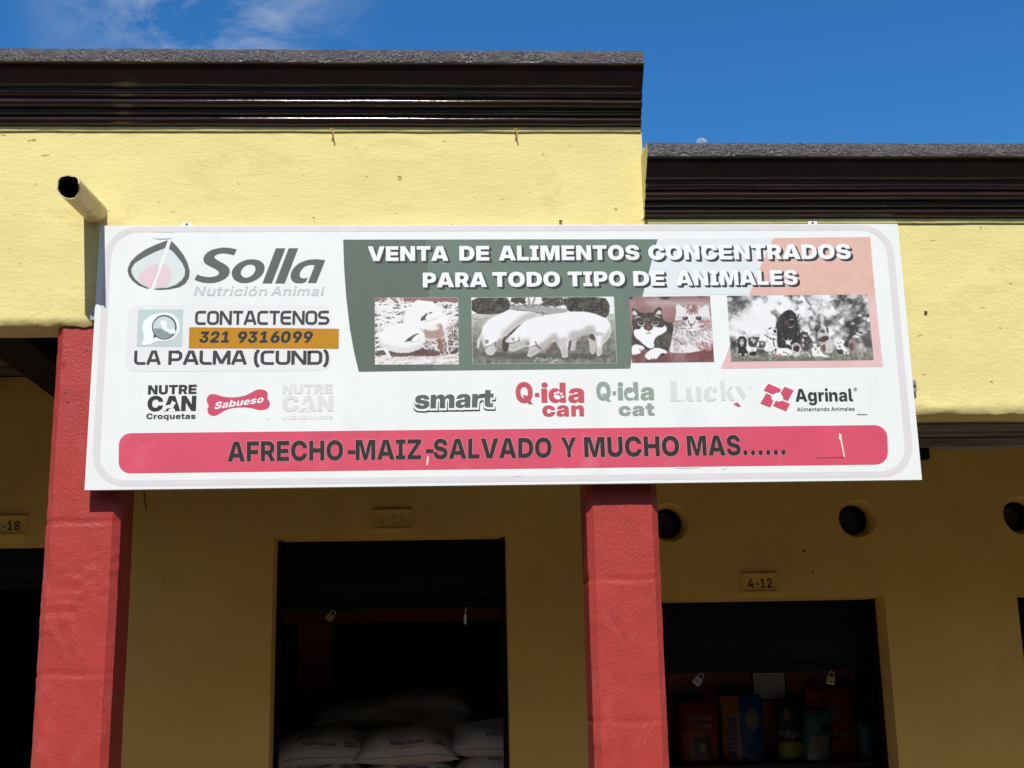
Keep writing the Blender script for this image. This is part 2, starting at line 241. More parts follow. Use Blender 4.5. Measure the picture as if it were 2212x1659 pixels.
  'A': '764:260,726 498,728 748,2 550,0 546,6 504,142 498,147 262,147 256,142 214,2 16,2;454,283 459,286 425,398 378,574 339,418 300,286 302,284',
  'C': '739:300,-2 268,6 208,31 176,50 150,72 122,100 103,124 78,164 51,232 43,268 35,328 35,400 43,464 63,532 80,568 100,600 122,628 150,656 176,677 208,696 264,720 308,732 344,737 416,737 468,729 524,712 576,685 620,650 661,600 682,560 698,516 705,468 528,466 514,508 502,528 474,556 452,568 408,581 376,582 344,577 308,564 278,544 247,504 231,468 219,416 216,344 219,312 231,260 251,216 278,184 316,159 364,146 404,146 448,158 472,171 487,184 509,212 528,261 704,261 706,252 690,188 661,132 626,88 584,50 528,18 468,-2 412,-10 344,-8',
  'D': '717:52,726 318,728 390,723 446,712 482,699 546,664 598,617 619,590 639,558 654,526 667,490 679,430 683,342 675,274 667,238 655,202 640,170 614,130 574,85 518,46 474,25 414,8 358,1 330,0 52,2;234,151 342,152 402,165 434,181 449,194 467,214 483,242 495,278 503,326 504,390 495,450 483,486 463,518 442,540 418,555 386,567 342,575 230,574 230,154',
  'E': '614:52,726 570,728 572,726 572,582 570,580 230,578 230,442 234,439 544,438 546,298 542,295 234,295 230,290 230,150 570,148 572,146 572,2 52,2',
  'F': '589:52,726 558,728 558,580 230,578 230,414 234,410 530,410 530,266 234,266 230,262 230,2 52,2',
  'H': '740:52,726 230,726 231,446 506,445 510,450 510,726 688,726 688,2 510,2 510,294 506,297 234,297 230,294 230,2 52,2',
  'I': '469:30,142 145,146 145,578 144,582 140,583 32,583 30,726 436,728 439,726 439,586 436,583 328,583 324,578 324,146 439,142 439,2 30,2',
  'L': '566:52,726 226,728 230,726 230,150 538,147 539,2 52,2',
  'M': '935:54,728 326,726 415,450 439,358 464,242 470,234 520,450 608,726 883,726 882,1 704,2 704,338 710,557 646,322 542,1 393,2 289,318 226,549 224,490 230,338 230,2 52,2',
  'N': '755:52,726 244,726 455,386 486,330 526,246 528,254 522,410 522,726 702,728 704,2 510,2 312,322 272,394 230,479 227,478 227,462 234,310 234,2 52,2',
  'O': '764:312,-4 268,6 204,34 152,70 107,120 78,164 63,196 51,232 43,268 35,328 35,400 43,460 63,532 83,572 103,604 148,654 176,677 208,696 268,721 344,737 420,737 484,725 520,713 556,696 588,677 616,654 661,604 694,548 714,496 729,404 729,324 714,232 694,180 661,124 645,104 612,70 560,34 496,6 452,-4 412,-10 344,-8;388,146 424,150 456,162 487,184 505,204 521,228 537,268 545,308 548,388 545,420 537,460 521,500 496,535 472,556 440,573 404,581 360,581 340,577 308,565 282,548 259,524 242,496 227,456 219,416 216,344 219,312 227,272 244,228 263,200 288,175 316,158 356,148',
  'R': '662:52,726 378,727 450,716 494,699 522,684 558,654 587,618 600,594 618,538 623,482 615,418 603,382 591,358 558,316 534,297 502,278 500,274 644,2 454,0 326,244 234,245 230,242 230,2 52,2;338,386 362,389 390,398 414,413 427,430 435,446 440,478 436,518 422,545 402,563 362,579 338,582 234,582 230,578 230,390 234,386',
  'S': '665:235,0 175,18 131,42 104,64 70,104 54,136 38,188 33,240 35,242 203,242 214,200 226,180 243,162 283,143 331,136 375,139 403,147 423,158 441,176 449,192 451,216 448,232 431,253 407,269 359,285 259,307 191,327 151,346 115,370 86,400 70,424 59,452 50,512 54,552 66,592 95,640 123,669 171,701 215,720 267,733 319,738 403,733 455,721 487,709 527,686 562,656 584,628 604,588 613,560 619,508 451,506 445,532 437,548 428,560 414,572 375,588 327,592 287,585 267,577 251,564 239,548 234,532 234,512 238,500 245,488 259,474 283,462 315,451 431,425 483,409 539,381 571,357 601,324 621,284 631,228 628,176 617,132 592,88 559,54 519,27 467,6 415,-5 351,-10 295,-8',
  'U': '719:269,-1 225,11 189,27 157,47 127,72 104,96 77,140 64,172 52,228 51,252 51,724 53,728 225,728 228,724 228,264 232,240 240,216 252,196 281,167 313,151 361,144 405,151 437,167 467,196 479,216 487,240 491,260 491,724 493,728 665,728 667,228 655,172 642,140 614,96 592,72 561,47 521,23 493,11 429,-5 369,-10 317,-8',
  'V': '760:16,726 216,726 315,410 382,166 386,158 446,390 548,726 742,728 743,722 504,2 264,2',
  'Y': '742:285,262 17,726 222,728 336,510 374,426 379,430 401,486 519,726 722,728 725,726 719,714 462,258 462,2 286,2',
  'Z': '669:44,114 328,486 406,578 401,581 49,580 47,582 47,726 625,726 625,618 622,610 342,242 264,150 265,146 625,147 627,2 43,2',
  '-': '466:159,358 493,356 494,224 491,222 157,224',
  '.': '323:114,-2 98,7 72,36 61,68 60,88 64,112 69,124 86,148 110,166 146,176 182,172 213,156 226,143 239,124 247,96 247,68 243,52 230,28 202,2 170,-9 134,-8',
  'a': '583:126,3 98,16 71,37 48,65 32,105 28,141 30,181 42,221 56,245 78,267 106,286 134,298 198,314 290,323 338,335 350,345 355,353 355,385 342,403 326,413 310,419 282,421 246,414 226,402 214,389 202,366 50,378 45,381 48,397 64,437 93,477 130,506 170,525 214,538 262,543 338,542 394,530 442,511 482,482 504,457 522,421 530,389 531,1 366,0 364,73 362,75 347,53 329,33 306,15 282,3 234,-8 174,-7;302,112 318,120 339,137 352,157 359,185 358,238 318,227 246,214 218,202 201,185 193,157 197,137 202,129 210,120 226,111 258,105',
  'g': '632:237,-210 185,-197 157,-186 121,-166 92,-140 72,-112 56,-76 54,-60 209,-42 225,-67 257,-86 289,-92 321,-92 353,-86 382,-68 394,-52 403,-32 407,0 407,92 397,92 378,60 345,30 309,14 269,6 233,6 189,14 157,26 117,51 88,80 60,124 44,168 36,204 32,236 32,304 40,360 52,400 76,448 105,485 141,513 161,525 197,538 237,544 265,544 289,541 317,533 361,505 382,484 405,449 409,536 577,536 580,532 580,16 574,-40 559,-88 542,-116 515,-148 493,-165 449,-189 397,-206 369,-210 317,-214 265,-212;329,138 353,147 365,155 378,168 391,188 406,232 409,264 407,304 395,348 382,372 369,385 353,397 333,406 309,408 285,406 253,390 228,360 220,340 212,308 211,244 216,216 224,192 236,172 249,157 265,146 285,139',
  'r': '414:52,534 222,534 222,442 226,440 237,470 248,490 266,510 290,527 334,540 366,541 398,537 400,390 326,394 290,386 270,376 254,361 245,350 233,326 227,294 227,2 52,2',
  'i': '242:52,534 226,535 227,2 52,2;106,604 76,630 69,642 62,666 65,702 77,726 106,751 126,759 142,762 178,760 206,748 231,722 243,694 243,662 232,634 223,622 206,608 182,597 158,593 138,594',
  'n': '627:52,534 218,535 222,434 241,466 274,504 314,530 342,539 366,543 402,544 438,539 482,523 518,496 540,470 551,450 563,422 572,386 575,350 575,2 400,2 400,314 395,342 387,362 362,387 346,395 310,399 278,392 256,378 240,358 229,326 227,2 52,2',
  'l': '315:138,11 102,30 77,56 64,80 57,104 52,148 54,728 222,728 227,724 228,156 233,144 242,135 254,131 286,131 291,128 307,12 307,8 302,6 262,-1 194,0',
  'o': '612:213,2 161,23 117,54 80,95 52,147 36,203 31,259 36,327 53,387 76,431 113,476 145,500 193,525 245,539 301,545 361,540 409,529 453,509 497,477 534,435 558,391 575,335 581,275 575,199 558,143 535,99 497,56 469,34 425,11 369,-6 337,-10 269,-9;329,127 349,135 361,144 378,163 390,187 402,239 402,295 395,335 387,355 375,375 357,393 337,404 321,409 297,409 277,405 249,388 227,359 216,331 212,311 209,251 212,223 223,183 232,167 249,146 265,134 285,126',
  'q': '631:404,82 401,84 399,82 386,58 365,33 321,4 273,-8 229,-8 201,-4 149,17 125,33 101,55 67,102 44,162 32,234 32,302 40,358 51,398 72,442 107,486 137,511 157,523 189,535 225,543 265,544 309,535 337,522 360,506 383,482 401,452 406,454 406,534 409,536 579,534 579,-202 404,-202;321,129 337,132 361,145 379,162 391,182 406,230 409,270 406,306 398,338 389,358 379,374 361,391 337,403 317,407 297,407 277,402 261,395 245,381 224,350 212,302 212,234 224,186 236,166 250,150 269,136 289,130',
  'u': '627:190,-4 154,8 122,28 102,47 85,70 74,90 60,126 52,186 52,534 227,534 229,206 236,182 254,157 282,141 314,136 350,144 374,160 391,186 399,214 400,534 574,535 575,2 410,0 407,90 406,98 402,98 371,50 334,16 310,5 282,-4 242,-8 210,-6',
  'e': '593:209,2 161,22 117,53 79,95 52,147 36,203 31,275 36,327 51,383 76,431 112,475 133,493 181,521 229,537 293,545 345,541 397,529 441,509 485,476 519,435 547,379 558,335 563,295 563,227 205,225 204,203 215,167 228,147 249,130 277,118 297,115 341,118 361,126 385,143 401,167 405,169 549,153 555,151 555,147 546,119 522,79 493,50 453,23 413,6 369,-5 317,-11 269,-9;393,327 398,331 386,371 361,400 337,413 321,417 289,417 257,409 231,391 219,375 208,351 204,331 209,327',
  't': '390:192,4 152,19 121,45 102,73 91,109 86,149 86,401 84,405 12,405 10,409 10,533 12,535 85,537 86,665 88,669 92,670 260,670 262,537 360,535 362,533 360,405 264,405 262,401 262,165 270,141 284,133 316,130 356,133 371,9 368,3 312,-4 232,-3',
  's': '565:198,-2 158,9 130,22 98,42 70,69 52,91 37,123 28,159 190,177 194,175 208,143 234,121 254,114 298,110 322,113 348,127 359,143 359,163 346,180 322,192 170,222 130,237 90,262 69,283 48,323 40,367 44,411 60,451 82,478 114,504 154,524 198,536 270,544 334,541 362,536 422,517 450,500 474,481 487,467 506,439 519,403 522,383 370,367 354,395 334,413 318,420 298,424 270,424 242,417 226,406 216,391 216,371 230,353 250,342 406,312 442,300 482,280 510,255 531,219 538,183 535,139 518,95 498,67 470,41 438,21 386,1 350,-6 298,-11 246,-9',
  'b': '631:322,-1 282,19 258,41 226,85 225,5 222,0 53,1 54,728 222,728 227,725 227,457 230,451 262,497 282,515 302,527 350,542 410,542 430,539 466,526 510,499 551,453 580,397 595,333 599,297 599,237 595,201 587,161 571,117 558,93 524,49 494,24 474,12 442,0 406,-8 350,-7;326,128 350,132 362,136 380,149 404,181 414,209 419,237 419,301 411,337 403,357 390,376 370,395 354,403 334,407 310,407 290,402 270,391 258,380 241,357 234,341 225,309 222,281 225,229 233,197 244,173 260,153 278,139 310,129',
  'd': '631:177,4 157,12 121,35 99,57 80,81 51,137 36,197 32,233 32,301 41,361 59,417 88,465 125,502 173,530 225,543 281,542 301,538 329,527 349,515 373,492 401,451 404,457 404,725 409,728 577,728 578,1 409,0 406,5 405,85 401,84 386,57 369,37 349,20 329,8 297,-4 273,-8 221,-7;313,128 337,133 353,140 371,153 386,173 394,189 407,237 409,269 406,305 399,337 390,357 379,373 361,391 341,402 317,407 297,407 277,403 261,395 245,381 224,349 216,325 211,297 212,233 220,197 231,173 257,143 281,131 297,129',
  '0': '645:260,-5 216,6 160,34 136,53 111,80 79,128 52,196 35,276 30,376 35,452 52,532 68,576 96,628 136,674 160,693 188,710 228,725 288,737 356,737 428,721 484,693 532,650 562,608 585,556 605,480 614,412 613,312 602,228 581,160 550,100 512,56 484,34 460,20 404,-1 352,-10 288,-8;332,134 356,138 380,151 394,164 410,188 422,216 434,264 438,296 440,344 438,424 434,464 421,516 406,548 388,570 368,585 340,593 304,593 288,589 264,576 251,564 235,540 223,512 215,484 207,428 207,300 215,244 223,216 235,188 255,160 280,142 300,136',
  '1': '645:81,142 261,142 263,146 263,570 253,567 97,464 96,614 265,728 437,728 439,146 441,142 581,142 585,138 585,2 79,2',
  '2': '632:65,126 338,362 386,408 407,434 419,454 427,482 429,502 423,538 416,554 398,575 378,588 358,595 314,598 278,588 249,566 229,530 222,487 58,487 57,518 65,562 76,594 93,626 121,662 162,695 210,719 254,731 318,738 378,735 446,720 498,696 526,676 552,650 567,630 587,590 595,562 600,514 595,470 588,442 564,394 520,338 450,268 312,146 314,142 602,142 606,138 606,2 65,2',
  '3': '648:235,-1 195,10 147,34 107,64 74,104 58,132 42,180 37,220 39,225 211,225 222,188 239,164 267,144 299,134 335,132 355,134 379,143 403,160 424,192 429,208 431,236 429,256 421,276 399,303 379,317 343,329 319,332 219,332 217,336 218,440 373,584 75,586 74,724 79,728 579,728 582,724 581,596 391,428 463,417 507,400 551,370 581,336 601,296 613,248 613,196 600,144 577,100 543,62 511,38 475,19 443,6 391,-6 335,-10 283,-8',
  '4': '686:394,126 390,129 42,129 40,266 318,726 486,728 490,726 483,714 217,270 222,267 394,267 398,270 398,450 402,454 558,454 560,270 562,267 651,266 651,134 650,130 646,129 562,129 560,126 558,0 394,2',
  '6': '624:253,3 209,19 185,31 141,63 112,96 92,128 80,156 73,184 68,212 67,248 76,312 96,368 136,444 325,725 329,727 501,727 506,724 503,720 331,468 333,466 373,472 405,472 437,469 473,461 525,437 566,404 582,384 599,356 610,328 619,296 623,244 615,176 599,132 575,92 545,59 513,35 465,10 409,-5 357,-10 313,-8;361,127 381,131 405,142 427,160 439,176 455,216 455,264 439,304 421,326 405,338 381,349 357,353 333,353 313,349 293,341 275,328 256,308 247,292 240,272 236,248 240,208 256,172 270,156 293,139 325,128',
  '9': '624:359,258 357,261 321,256 273,256 221,265 189,277 161,293 125,323 104,350 88,378 72,430 68,458 68,510 81,570 101,614 131,654 169,688 221,716 273,731 321,737 385,735 429,727 457,718 513,691 549,664 582,626 606,582 619,538 623,486 618,434 602,378 579,326 551,278 364,2 183,2;369,376 385,381 413,397 427,410 442,434 453,474 451,518 435,554 426,566 405,584 369,599 321,599 289,588 271,574 256,558 244,538 236,514 236,462 252,422 275,398 293,385 317,377 337,374',
 },
 'S': {
  'N': '746:69,726 211,728 215,726 476,310 551,172 546,306 546,726 675,728 677,2 531,2 301,366 195,554 201,378 201,2 69,2',
  'u': '599:201,-3 165,9 133,28 113,47 95,70 72,122 63,186 63,534 189,534 189,206 192,182 199,158 208,142 233,117 261,104 301,100 333,105 365,121 379,134 394,154 406,186 410,218 410,534 533,536 536,534 536,2 417,0 413,94 379,46 361,28 337,12 309,1 273,-7 221,-6',
  't': '352:171,8 147,20 131,32 113,53 98,85 91,129 91,433 87,436 10,437 11,536 90,537 91,665 95,669 215,668 217,537 319,536 322,533 321,437 219,436 217,433 217,153 222,121 235,105 247,100 267,97 315,101 319,97 332,5 319,0 287,-4 217,-3',
  'r': '383:63,534 185,534 185,450 189,448 205,482 220,502 253,527 285,539 305,542 361,540 365,534 365,430 361,426 301,431 261,423 237,411 218,394 203,374 195,354 189,322 189,2 63,2',
  'i': '242:63,534 185,536 189,534 189,2 63,2;97,621 72,642 59,670 59,694 71,722 89,739 117,751 149,751 177,739 194,722 206,694 206,670 198,650 181,629 157,616 141,613 121,614',
  'c': '570:209,2 157,26 117,57 84,99 59,147 44,203 40,235 39,275 44,331 60,387 84,435 112,471 141,496 181,520 225,536 277,544 345,541 381,532 413,520 441,504 465,486 494,455 507,435 522,403 531,367 513,362 413,349 402,379 390,399 369,420 349,432 321,440 281,441 249,432 233,424 212,407 192,379 180,351 172,323 167,287 168,239 176,195 187,163 208,131 233,109 257,98 289,92 317,93 337,97 369,113 385,128 398,147 413,186 417,188 529,172 531,171 531,159 518,119 494,79 477,58 429,21 397,6 353,-7 313,-11 261,-9',
  'ó': '600:209,2 165,21 120,55 84,99 59,147 44,203 40,235 39,275 44,331 60,387 84,435 116,475 141,496 189,524 245,540 297,544 353,540 405,524 449,500 487,467 519,423 542,371 554,311 556,243 551,199 538,151 514,103 483,63 449,33 409,10 357,-6 325,-11 263,-9;293,92 321,93 349,102 369,113 391,135 406,159 418,187 426,223 429,279 426,311 419,343 406,375 390,399 369,419 345,433 313,441 277,440 257,435 233,424 213,407 200,391 184,363 172,323 168,295 167,247 172,211 187,163 208,131 221,118 245,103 269,95;317,751 321,753 437,753 440,751 337,604 253,604 248,607',
  'n': '599:63,534 184,534 185,440 212,482 233,504 261,523 305,539 353,544 397,539 425,531 449,519 477,498 498,474 515,446 527,414 534,374 536,2 410,2 410,326 406,358 391,394 382,406 367,418 341,431 301,436 265,430 229,411 207,386 192,346 189,326 189,2 63,2',
  'A': '716:274,726 436,728 441,722 697,2 556,0 498,170 492,178 224,178 220,178 215,166 160,2 19,2;452,283 458,286 407,442 356,617 298,414 256,284',
  'm': '890:65,536 181,535 185,446 189,446 204,474 216,490 249,519 293,539 329,545 361,544 385,539 425,519 451,494 463,478 481,438 485,439 508,478 537,507 577,530 621,543 677,544 725,532 761,512 793,478 806,458 819,426 826,382 825,0 701,2 701,342 698,370 687,398 673,415 645,431 613,438 577,435 545,420 524,398 512,374 508,358 505,1 384,2 382,366 374,390 356,414 329,432 297,438 281,438 253,432 225,415 204,390 192,358 189,338 189,2 63,2',
  'a': '563:150,-1 110,15 83,36 61,60 45,92 37,128 37,172 48,216 65,244 82,261 106,278 138,292 182,305 318,323 358,334 367,340 374,356 375,372 372,392 359,416 346,429 322,441 290,446 254,445 226,437 210,429 185,408 171,380 166,376 58,390 52,396 57,412 76,452 106,486 142,512 182,529 238,542 298,544 350,537 390,525 422,509 455,484 483,444 495,412 500,376 500,4 498,0 382,0 379,4 378,73 373,72 363,56 337,28 318,14 294,2 242,-10 186,-8;266,84 302,91 330,106 356,132 367,152 375,180 374,254 338,242 218,221 190,209 170,190 161,176 158,156 161,132 169,116 194,94 214,87 234,84',
  'l': '285:133,10 101,30 88,44 76,64 64,108 65,728 185,728 189,724 189,140 195,116 209,103 229,98 259,100 274,8 265,2 241,-1 181,0',
  'e': '579:209,2 157,25 117,56 88,91 64,135 48,183 40,235 40,299 48,347 60,387 84,435 121,480 157,508 209,532 261,543 313,544 377,532 421,512 465,480 490,451 514,411 534,351 541,295 541,239 537,233 165,233 164,223 172,179 192,139 217,113 257,93 273,89 313,88 333,90 357,97 391,119 410,143 417,157 421,159 532,143 522,111 503,79 477,50 437,21 393,2 357,-7 313,-11 265,-9;417,320 419,323 414,351 406,375 395,395 377,416 361,428 337,439 293,445 253,440 233,432 209,416 188,391 179,375 169,347 165,322',
  'd': '612:213,-5 177,7 131,36 96,72 80,96 59,140 44,200 39,280 48,356 68,416 92,456 129,497 173,525 193,533 233,542 273,544 301,541 337,530 361,517 381,502 421,451 423,724 425,728 545,728 549,724 549,4 545,0 429,0 425,4 425,80 421,84 402,56 384,36 369,23 337,4 309,-6 285,-9 233,-8;305,94 333,99 353,107 376,124 394,144 411,176 422,212 426,244 426,292 422,324 414,352 399,384 377,410 357,425 329,436 305,440 285,440 253,433 225,418 207,400 193,380 180,352 168,292 168,244 172,212 180,184 192,156 213,128 229,114 249,103 273,96',
  'o': '596:209,2 165,21 120,55 84,99 59,147 44,203 40,235 39,275 44,331 60,387 84,435 116,475 141,496 189,524 245,540 297,544 353,540 405,524 449,500 487,467 519,423 542,371 554,311 556,243 551,199 538,151 514,103 483,63 449,33 409,10 357,-6 325,-11 263,-9;293,92 321,93 349,102 369,113 391,135 406,159 418,187 426,223 429,279 426,311 419,343 406,375 390,399 369,419 345,433 313,441 277,440 257,435 233,424 213,407 200,391 184,363 172,323 168,295 167,247 172,211 187,163 208,131 221,118 245,103 269,95',
  's': '535:201,-5 161,5 121,25 97,42 76,63 59,87 48,111 39,147 57,151 157,164 176,123 201,101 217,93 245,85 285,85 325,93 353,111 366,131 369,155 366,167 351,187 329,200 173,237 133,254 97,278 75,303 59,335 53,379 55,411 64,439 79,467 109,496 137,515 177,532 217,540 269,544 325,540 381,524 417,504 437,487 469,443 484,395 373,379 354,415 329,437 301,447 249,449 217,439 205,433 189,417 180,399 179,379 183,367 201,345 225,333 381,296 421,280 449,263 473,239 490,207 498,163 493,123 481,91 462,63 441,41 405,18 365,2 329,-7 281,-11 233,-9',
  'U': '725:278,-2 238,9 194,30 158,54 138,73 113,103 96,131 80,167 73,195 68,247 69,727 196,727 197,263 204,211 217,183 233,159 250,142 274,126 318,109 346,105 378,105 426,114 470,138 499,167 515,195 523,219 528,255 529,727 654,728 657,723 657,239 651,191 636,143 615,107 590,76 562,50 518,22 490,10 430,-6 374,-11 322,-9',
  'I': '434:39,109 147,109 152,110 153,114 153,614 152,618 147,619 39,619 37,726 395,728 395,619 287,619 283,618 282,614 282,114 283,110 287,109 395,109 397,2 37,2',
  'E': '603:69,726 551,728 551,617 203,617 199,614 199,426 203,422 523,422 526,418 526,318 523,314 203,314 199,310 199,114 203,110 551,110 554,106 554,2 69,2',
  'D': '714:69,726 363,726 407,720 467,702 507,684 534,666 584,622 608,590 625,562 652,494 664,434 668,390 668,342 660,270 641,202 608,138 572,94 531,60 475,29 427,13 347,1 69,2;339,113 387,121 411,128 439,142 471,165 496,194 512,222 528,266 536,306 539,386 531,450 516,498 496,534 471,563 431,591 387,607 331,615 200,614 199,114',
  'O': '762:303,-2 271,6 223,27 179,54 151,80 123,112 89,164 62,232 54,268 46,328 46,400 54,460 75,532 111,600 155,652 179,673 215,696 271,721 311,732 347,737 415,737 479,725 539,700 583,672 636,620 673,564 689,528 701,492 709,452 715,400 715,328 709,272 689,200 656,136 636,108 607,76 583,55 551,34 491,6 459,-2 411,-10 347,-8;399,106 439,114 471,127 511,155 537,184 561,228 576,272 585,328 585,400 576,456 560,504 545,532 524,560 491,589 451,609 403,621 359,621 319,612 283,596 250,572 222,540 202,504 186,456 178,412 177,340 182,292 194,244 215,200 242,164 271,138 311,118 355,108',
  'M': '909:71,728 262,726 400,354 455,161 510,354 646,726 840,726 839,1 711,2 711,418 715,590 648,378 520,30 507,0 403,0 397,6 257,382 195,583 193,550 197,410 197,2 69,2',
  'G': '744:283,3 231,22 179,54 151,78 122,112 87,168 62,232 51,288 46,328 46,400 58,480 75,532 105,592 126,620 155,652 179,673 215,696 271,721 343,737 415,737 479,725 531,705 571,681 611,648 645,608 661,580 680,536 689,496 683,493 559,493 532,548 511,573 475,600 431,616 395,621 359,621 319,612 279,593 255,576 239,560 218,532 194,484 183,440 177,388 179,308 195,244 215,200 243,164 267,142 303,122 339,110 367,106 403,106 431,110 479,126 515,151 537,176 553,204 565,240 569,276 403,278 401,280 401,376 403,380 691,380 695,376 693,252 681,192 657,136 615,80 575,46 535,22 483,2 415,-10 347,-8',
  'S': '647:233,-2 185,13 145,33 111,59 80,95 60,135 48,175 44,203 45,221 169,221 175,191 188,163 201,145 225,125 249,113 273,105 309,100 345,100 397,109 429,125 449,141 467,167 474,191 474,215 470,231 462,247 451,259 421,279 365,300 261,326 189,349 157,365 117,394 83,435 68,471 61,519 64,559 80,611 100,643 133,676 165,699 213,720 257,732 305,737 373,736 417,728 453,716 493,696 525,671 554,639 574,603 586,567 590,523 469,521 451,571 425,599 405,611 369,624 313,628 281,623 257,616 233,604 213,586 200,567 195,555 192,527 196,503 203,491 218,475 249,454 305,434 437,400 497,375 533,352 570,315 594,271 602,239 602,175 594,139 570,91 541,57 497,26 449,5 397,-7 341,-11 285,-9',
  'B': '654:69,726 375,727 411,723 447,715 479,704 503,690 539,661 552,646 569,618 577,598 584,566 584,514 572,470 545,430 507,401 463,384 460,378 507,366 543,347 563,331 580,310 599,278 612,230 613,178 604,138 584,94 559,64 523,36 479,16 431,5 375,0 69,2;375,109 415,117 434,126 460,146 472,166 480,190 480,230 468,262 457,278 439,296 411,311 383,319 351,322 199,321 199,109;363,420 395,429 415,440 440,466 453,494 456,518 454,538 444,570 429,590 411,604 379,616 351,620 199,619 198,422 203,418',
  'P': '638:69,726 367,727 403,723 439,715 487,695 531,664 560,630 580,594 596,542 601,490 596,438 584,394 568,362 545,330 523,309 487,284 439,264 407,257 367,252 200,250 199,2 69,2;355,361 399,372 431,392 456,426 464,446 469,474 469,506 463,534 453,558 439,577 411,600 367,615 339,618 203,618 199,614 199,362',
  'W': '1007:27,694 19,726 20,728 158,726 257,318 292,139 331,322 436,728 573,726 677,314 712,142 718,154 751,326 849,726 988,726 792,2 643,2 531,426 504,559 499,546 486,470 470,402 364,2 214,2',
  'T': '649:259,614 257,617 37,617 35,726 613,728 613,617 393,617 390,614 390,2 259,2',
  'F': '583:69,726 543,726 543,622 539,617 203,617 199,614 200,406 511,404 512,298 199,294 199,2 69,2',
  'K': '692:69,726 199,726 199,367 314,510 507,728 665,726 389,414 405,386 670,2 519,1 299,324 254,278 199,214 199,2 69,2',
  'Y': '700:287,282 19,726 170,726 306,490 352,399 392,478 531,726 680,727 417,282 416,2 287,2',
  'R': '650:69,726 371,727 407,723 443,715 475,703 507,686 527,672 552,646 572,618 584,594 593,570 600,534 602,494 601,462 596,434 584,398 564,362 531,325 503,305 472,290 471,286 624,2 480,2 339,266 203,266 199,262 199,2 69,2;347,374 371,377 399,384 431,401 445,414 460,438 468,462 471,482 471,510 464,542 444,578 419,598 399,608 371,615 347,618 203,618 199,614 199,378 203,374',
  '1': '646:98,107 282,107 284,110 284,606 278,607 114,492 110,494 110,610 114,615 278,728 410,728 412,726 412,110 418,107 570,106 571,2 96,2',
  '2': '611:76,98 313,321 378,386 402,414 426,450 438,478 443,506 439,550 427,578 413,596 393,612 369,624 321,632 301,631 269,624 245,611 225,593 216,582 203,558 196,530 193,502 73,501 72,526 77,558 84,586 100,622 129,661 169,696 213,719 253,731 313,738 365,735 417,723 469,699 501,675 521,653 538,630 555,594 563,566 567,510 554,450 531,402 486,342 253,110 573,107 575,2 75,2',
  '4': '659:397,142 394,145 46,145 44,246 338,725 342,728 462,728 467,726 460,714 178,254 182,251 398,252 400,450 402,454 518,453 520,254 522,251 616,250 616,146 522,145 520,142 518,1 397,2',
  '6': '599:245,3 205,20 165,46 127,84 101,128 83,180 79,208 79,244 87,304 107,360 147,436 345,726 477,728 479,724 474,716 290,452 293,450 313,457 341,462 385,462 417,457 465,442 501,421 516,408 545,376 558,356 578,308 587,252 586,204 581,176 570,140 550,100 525,68 489,35 445,11 393,-5 345,-10 301,-8;345,94 369,98 405,115 421,128 442,152 454,176 463,208 465,236 462,264 453,292 442,312 421,337 401,353 373,365 353,369 321,370 293,365 269,354 249,340 236,328 219,304 207,276 203,256 203,216 208,188 228,148 245,129 269,110 297,99 313,96',
  '8': '628:242,-2 214,6 154,34 108,72 92,92 72,128 61,172 61,216 68,252 84,288 106,317 142,349 182,369 217,380 174,395 154,407 117,444 101,472 93,492 87,520 86,552 92,592 105,624 130,659 174,697 202,712 250,729 294,737 362,737 406,729 434,721 454,713 490,692 527,660 547,632 559,608 567,580 571,540 564,492 554,468 534,436 502,406 474,391 440,380 474,369 502,356 530,337 559,308 579,276 591,244 596,212 596,172 583,124 559,84 530,54 490,27 442,6 394,-6 338,-10 290,-8;350,90 398,103 434,127 454,156 464,192 463,224 459,240 451,260 436,280 418,297 398,309 366,320 342,324 314,324 278,317 258,309 234,293 216,276 202,252 193,220 192,196 198,168 209,144 227,124 250,107 270,98 298,92;330,422 362,426 398,442 419,460 431,476 443,508 443,552 432,584 406,613 386,625 362,633 314,636 282,629 262,620 242,605 225,584 213,548 212,520 217,496 226,476 238,460 258,442 274,434 314,424',
  '-': '457:160,350 485,348 484,247 158,248',
  '.': '291:94,4 78,19 68,34 60,66 64,94 81,122 102,138 130,146 162,142 190,126 206,106 212,94 215,74 212,46 200,22 174,0 150,-8 120,-6',
 },
}
def glyph_data(font, ch):
    a, rest = FONTS[font][ch].split(':')
    cs = [[tuple(float(v) for v in p.split(',')) for p in c.split(' ')] for c in rest.split(';')]
    groups = []
    for c in cs:
        ar = sum(p[0] * q[1] - q[0] * p[1] for p, q in zip(c, c[1:] + c[:1]))
        if ar < 0: groups.append([c])
        else:
            # a hole belongs to the outline that holds its first point
            def inside(pt, poly):
                r = False
                for (x1, y1), (x2, y2) in zip(poly, poly[1:] + poly[:1]):
                    if (y1 > pt[1]) != (y2 > pt[1]) and pt[0] < (x2 - x1) * (pt[1] - y1) / (y2 - y1) + x1: r = not r
                return r
            for g in groups:
                if inside(c[0], g[0]): g.append(c); break
            else:
                if groups: groups[-1].append(c)
    return float(a), groups
def run_text(font, s, track=0, space=270, tight=0):
    """Glyph groups of a line of writing in em units: [(contours), ...] and its extent."""
    x = 0; out = []
    for ch in s:
        if ch == ' ': x += space; continue
        a, gs = glyph_data(font, ch)
        if ch == '-': x -= tight; a -= tight
        for k, g in enumerate(gs): out.append(([[(px + x, py) for px, py in c] for c in g], k))
        x += a + track
    xs = [p[0] for g, _ in out for c in g for p in c]
    return out, min(xs), max(xs)
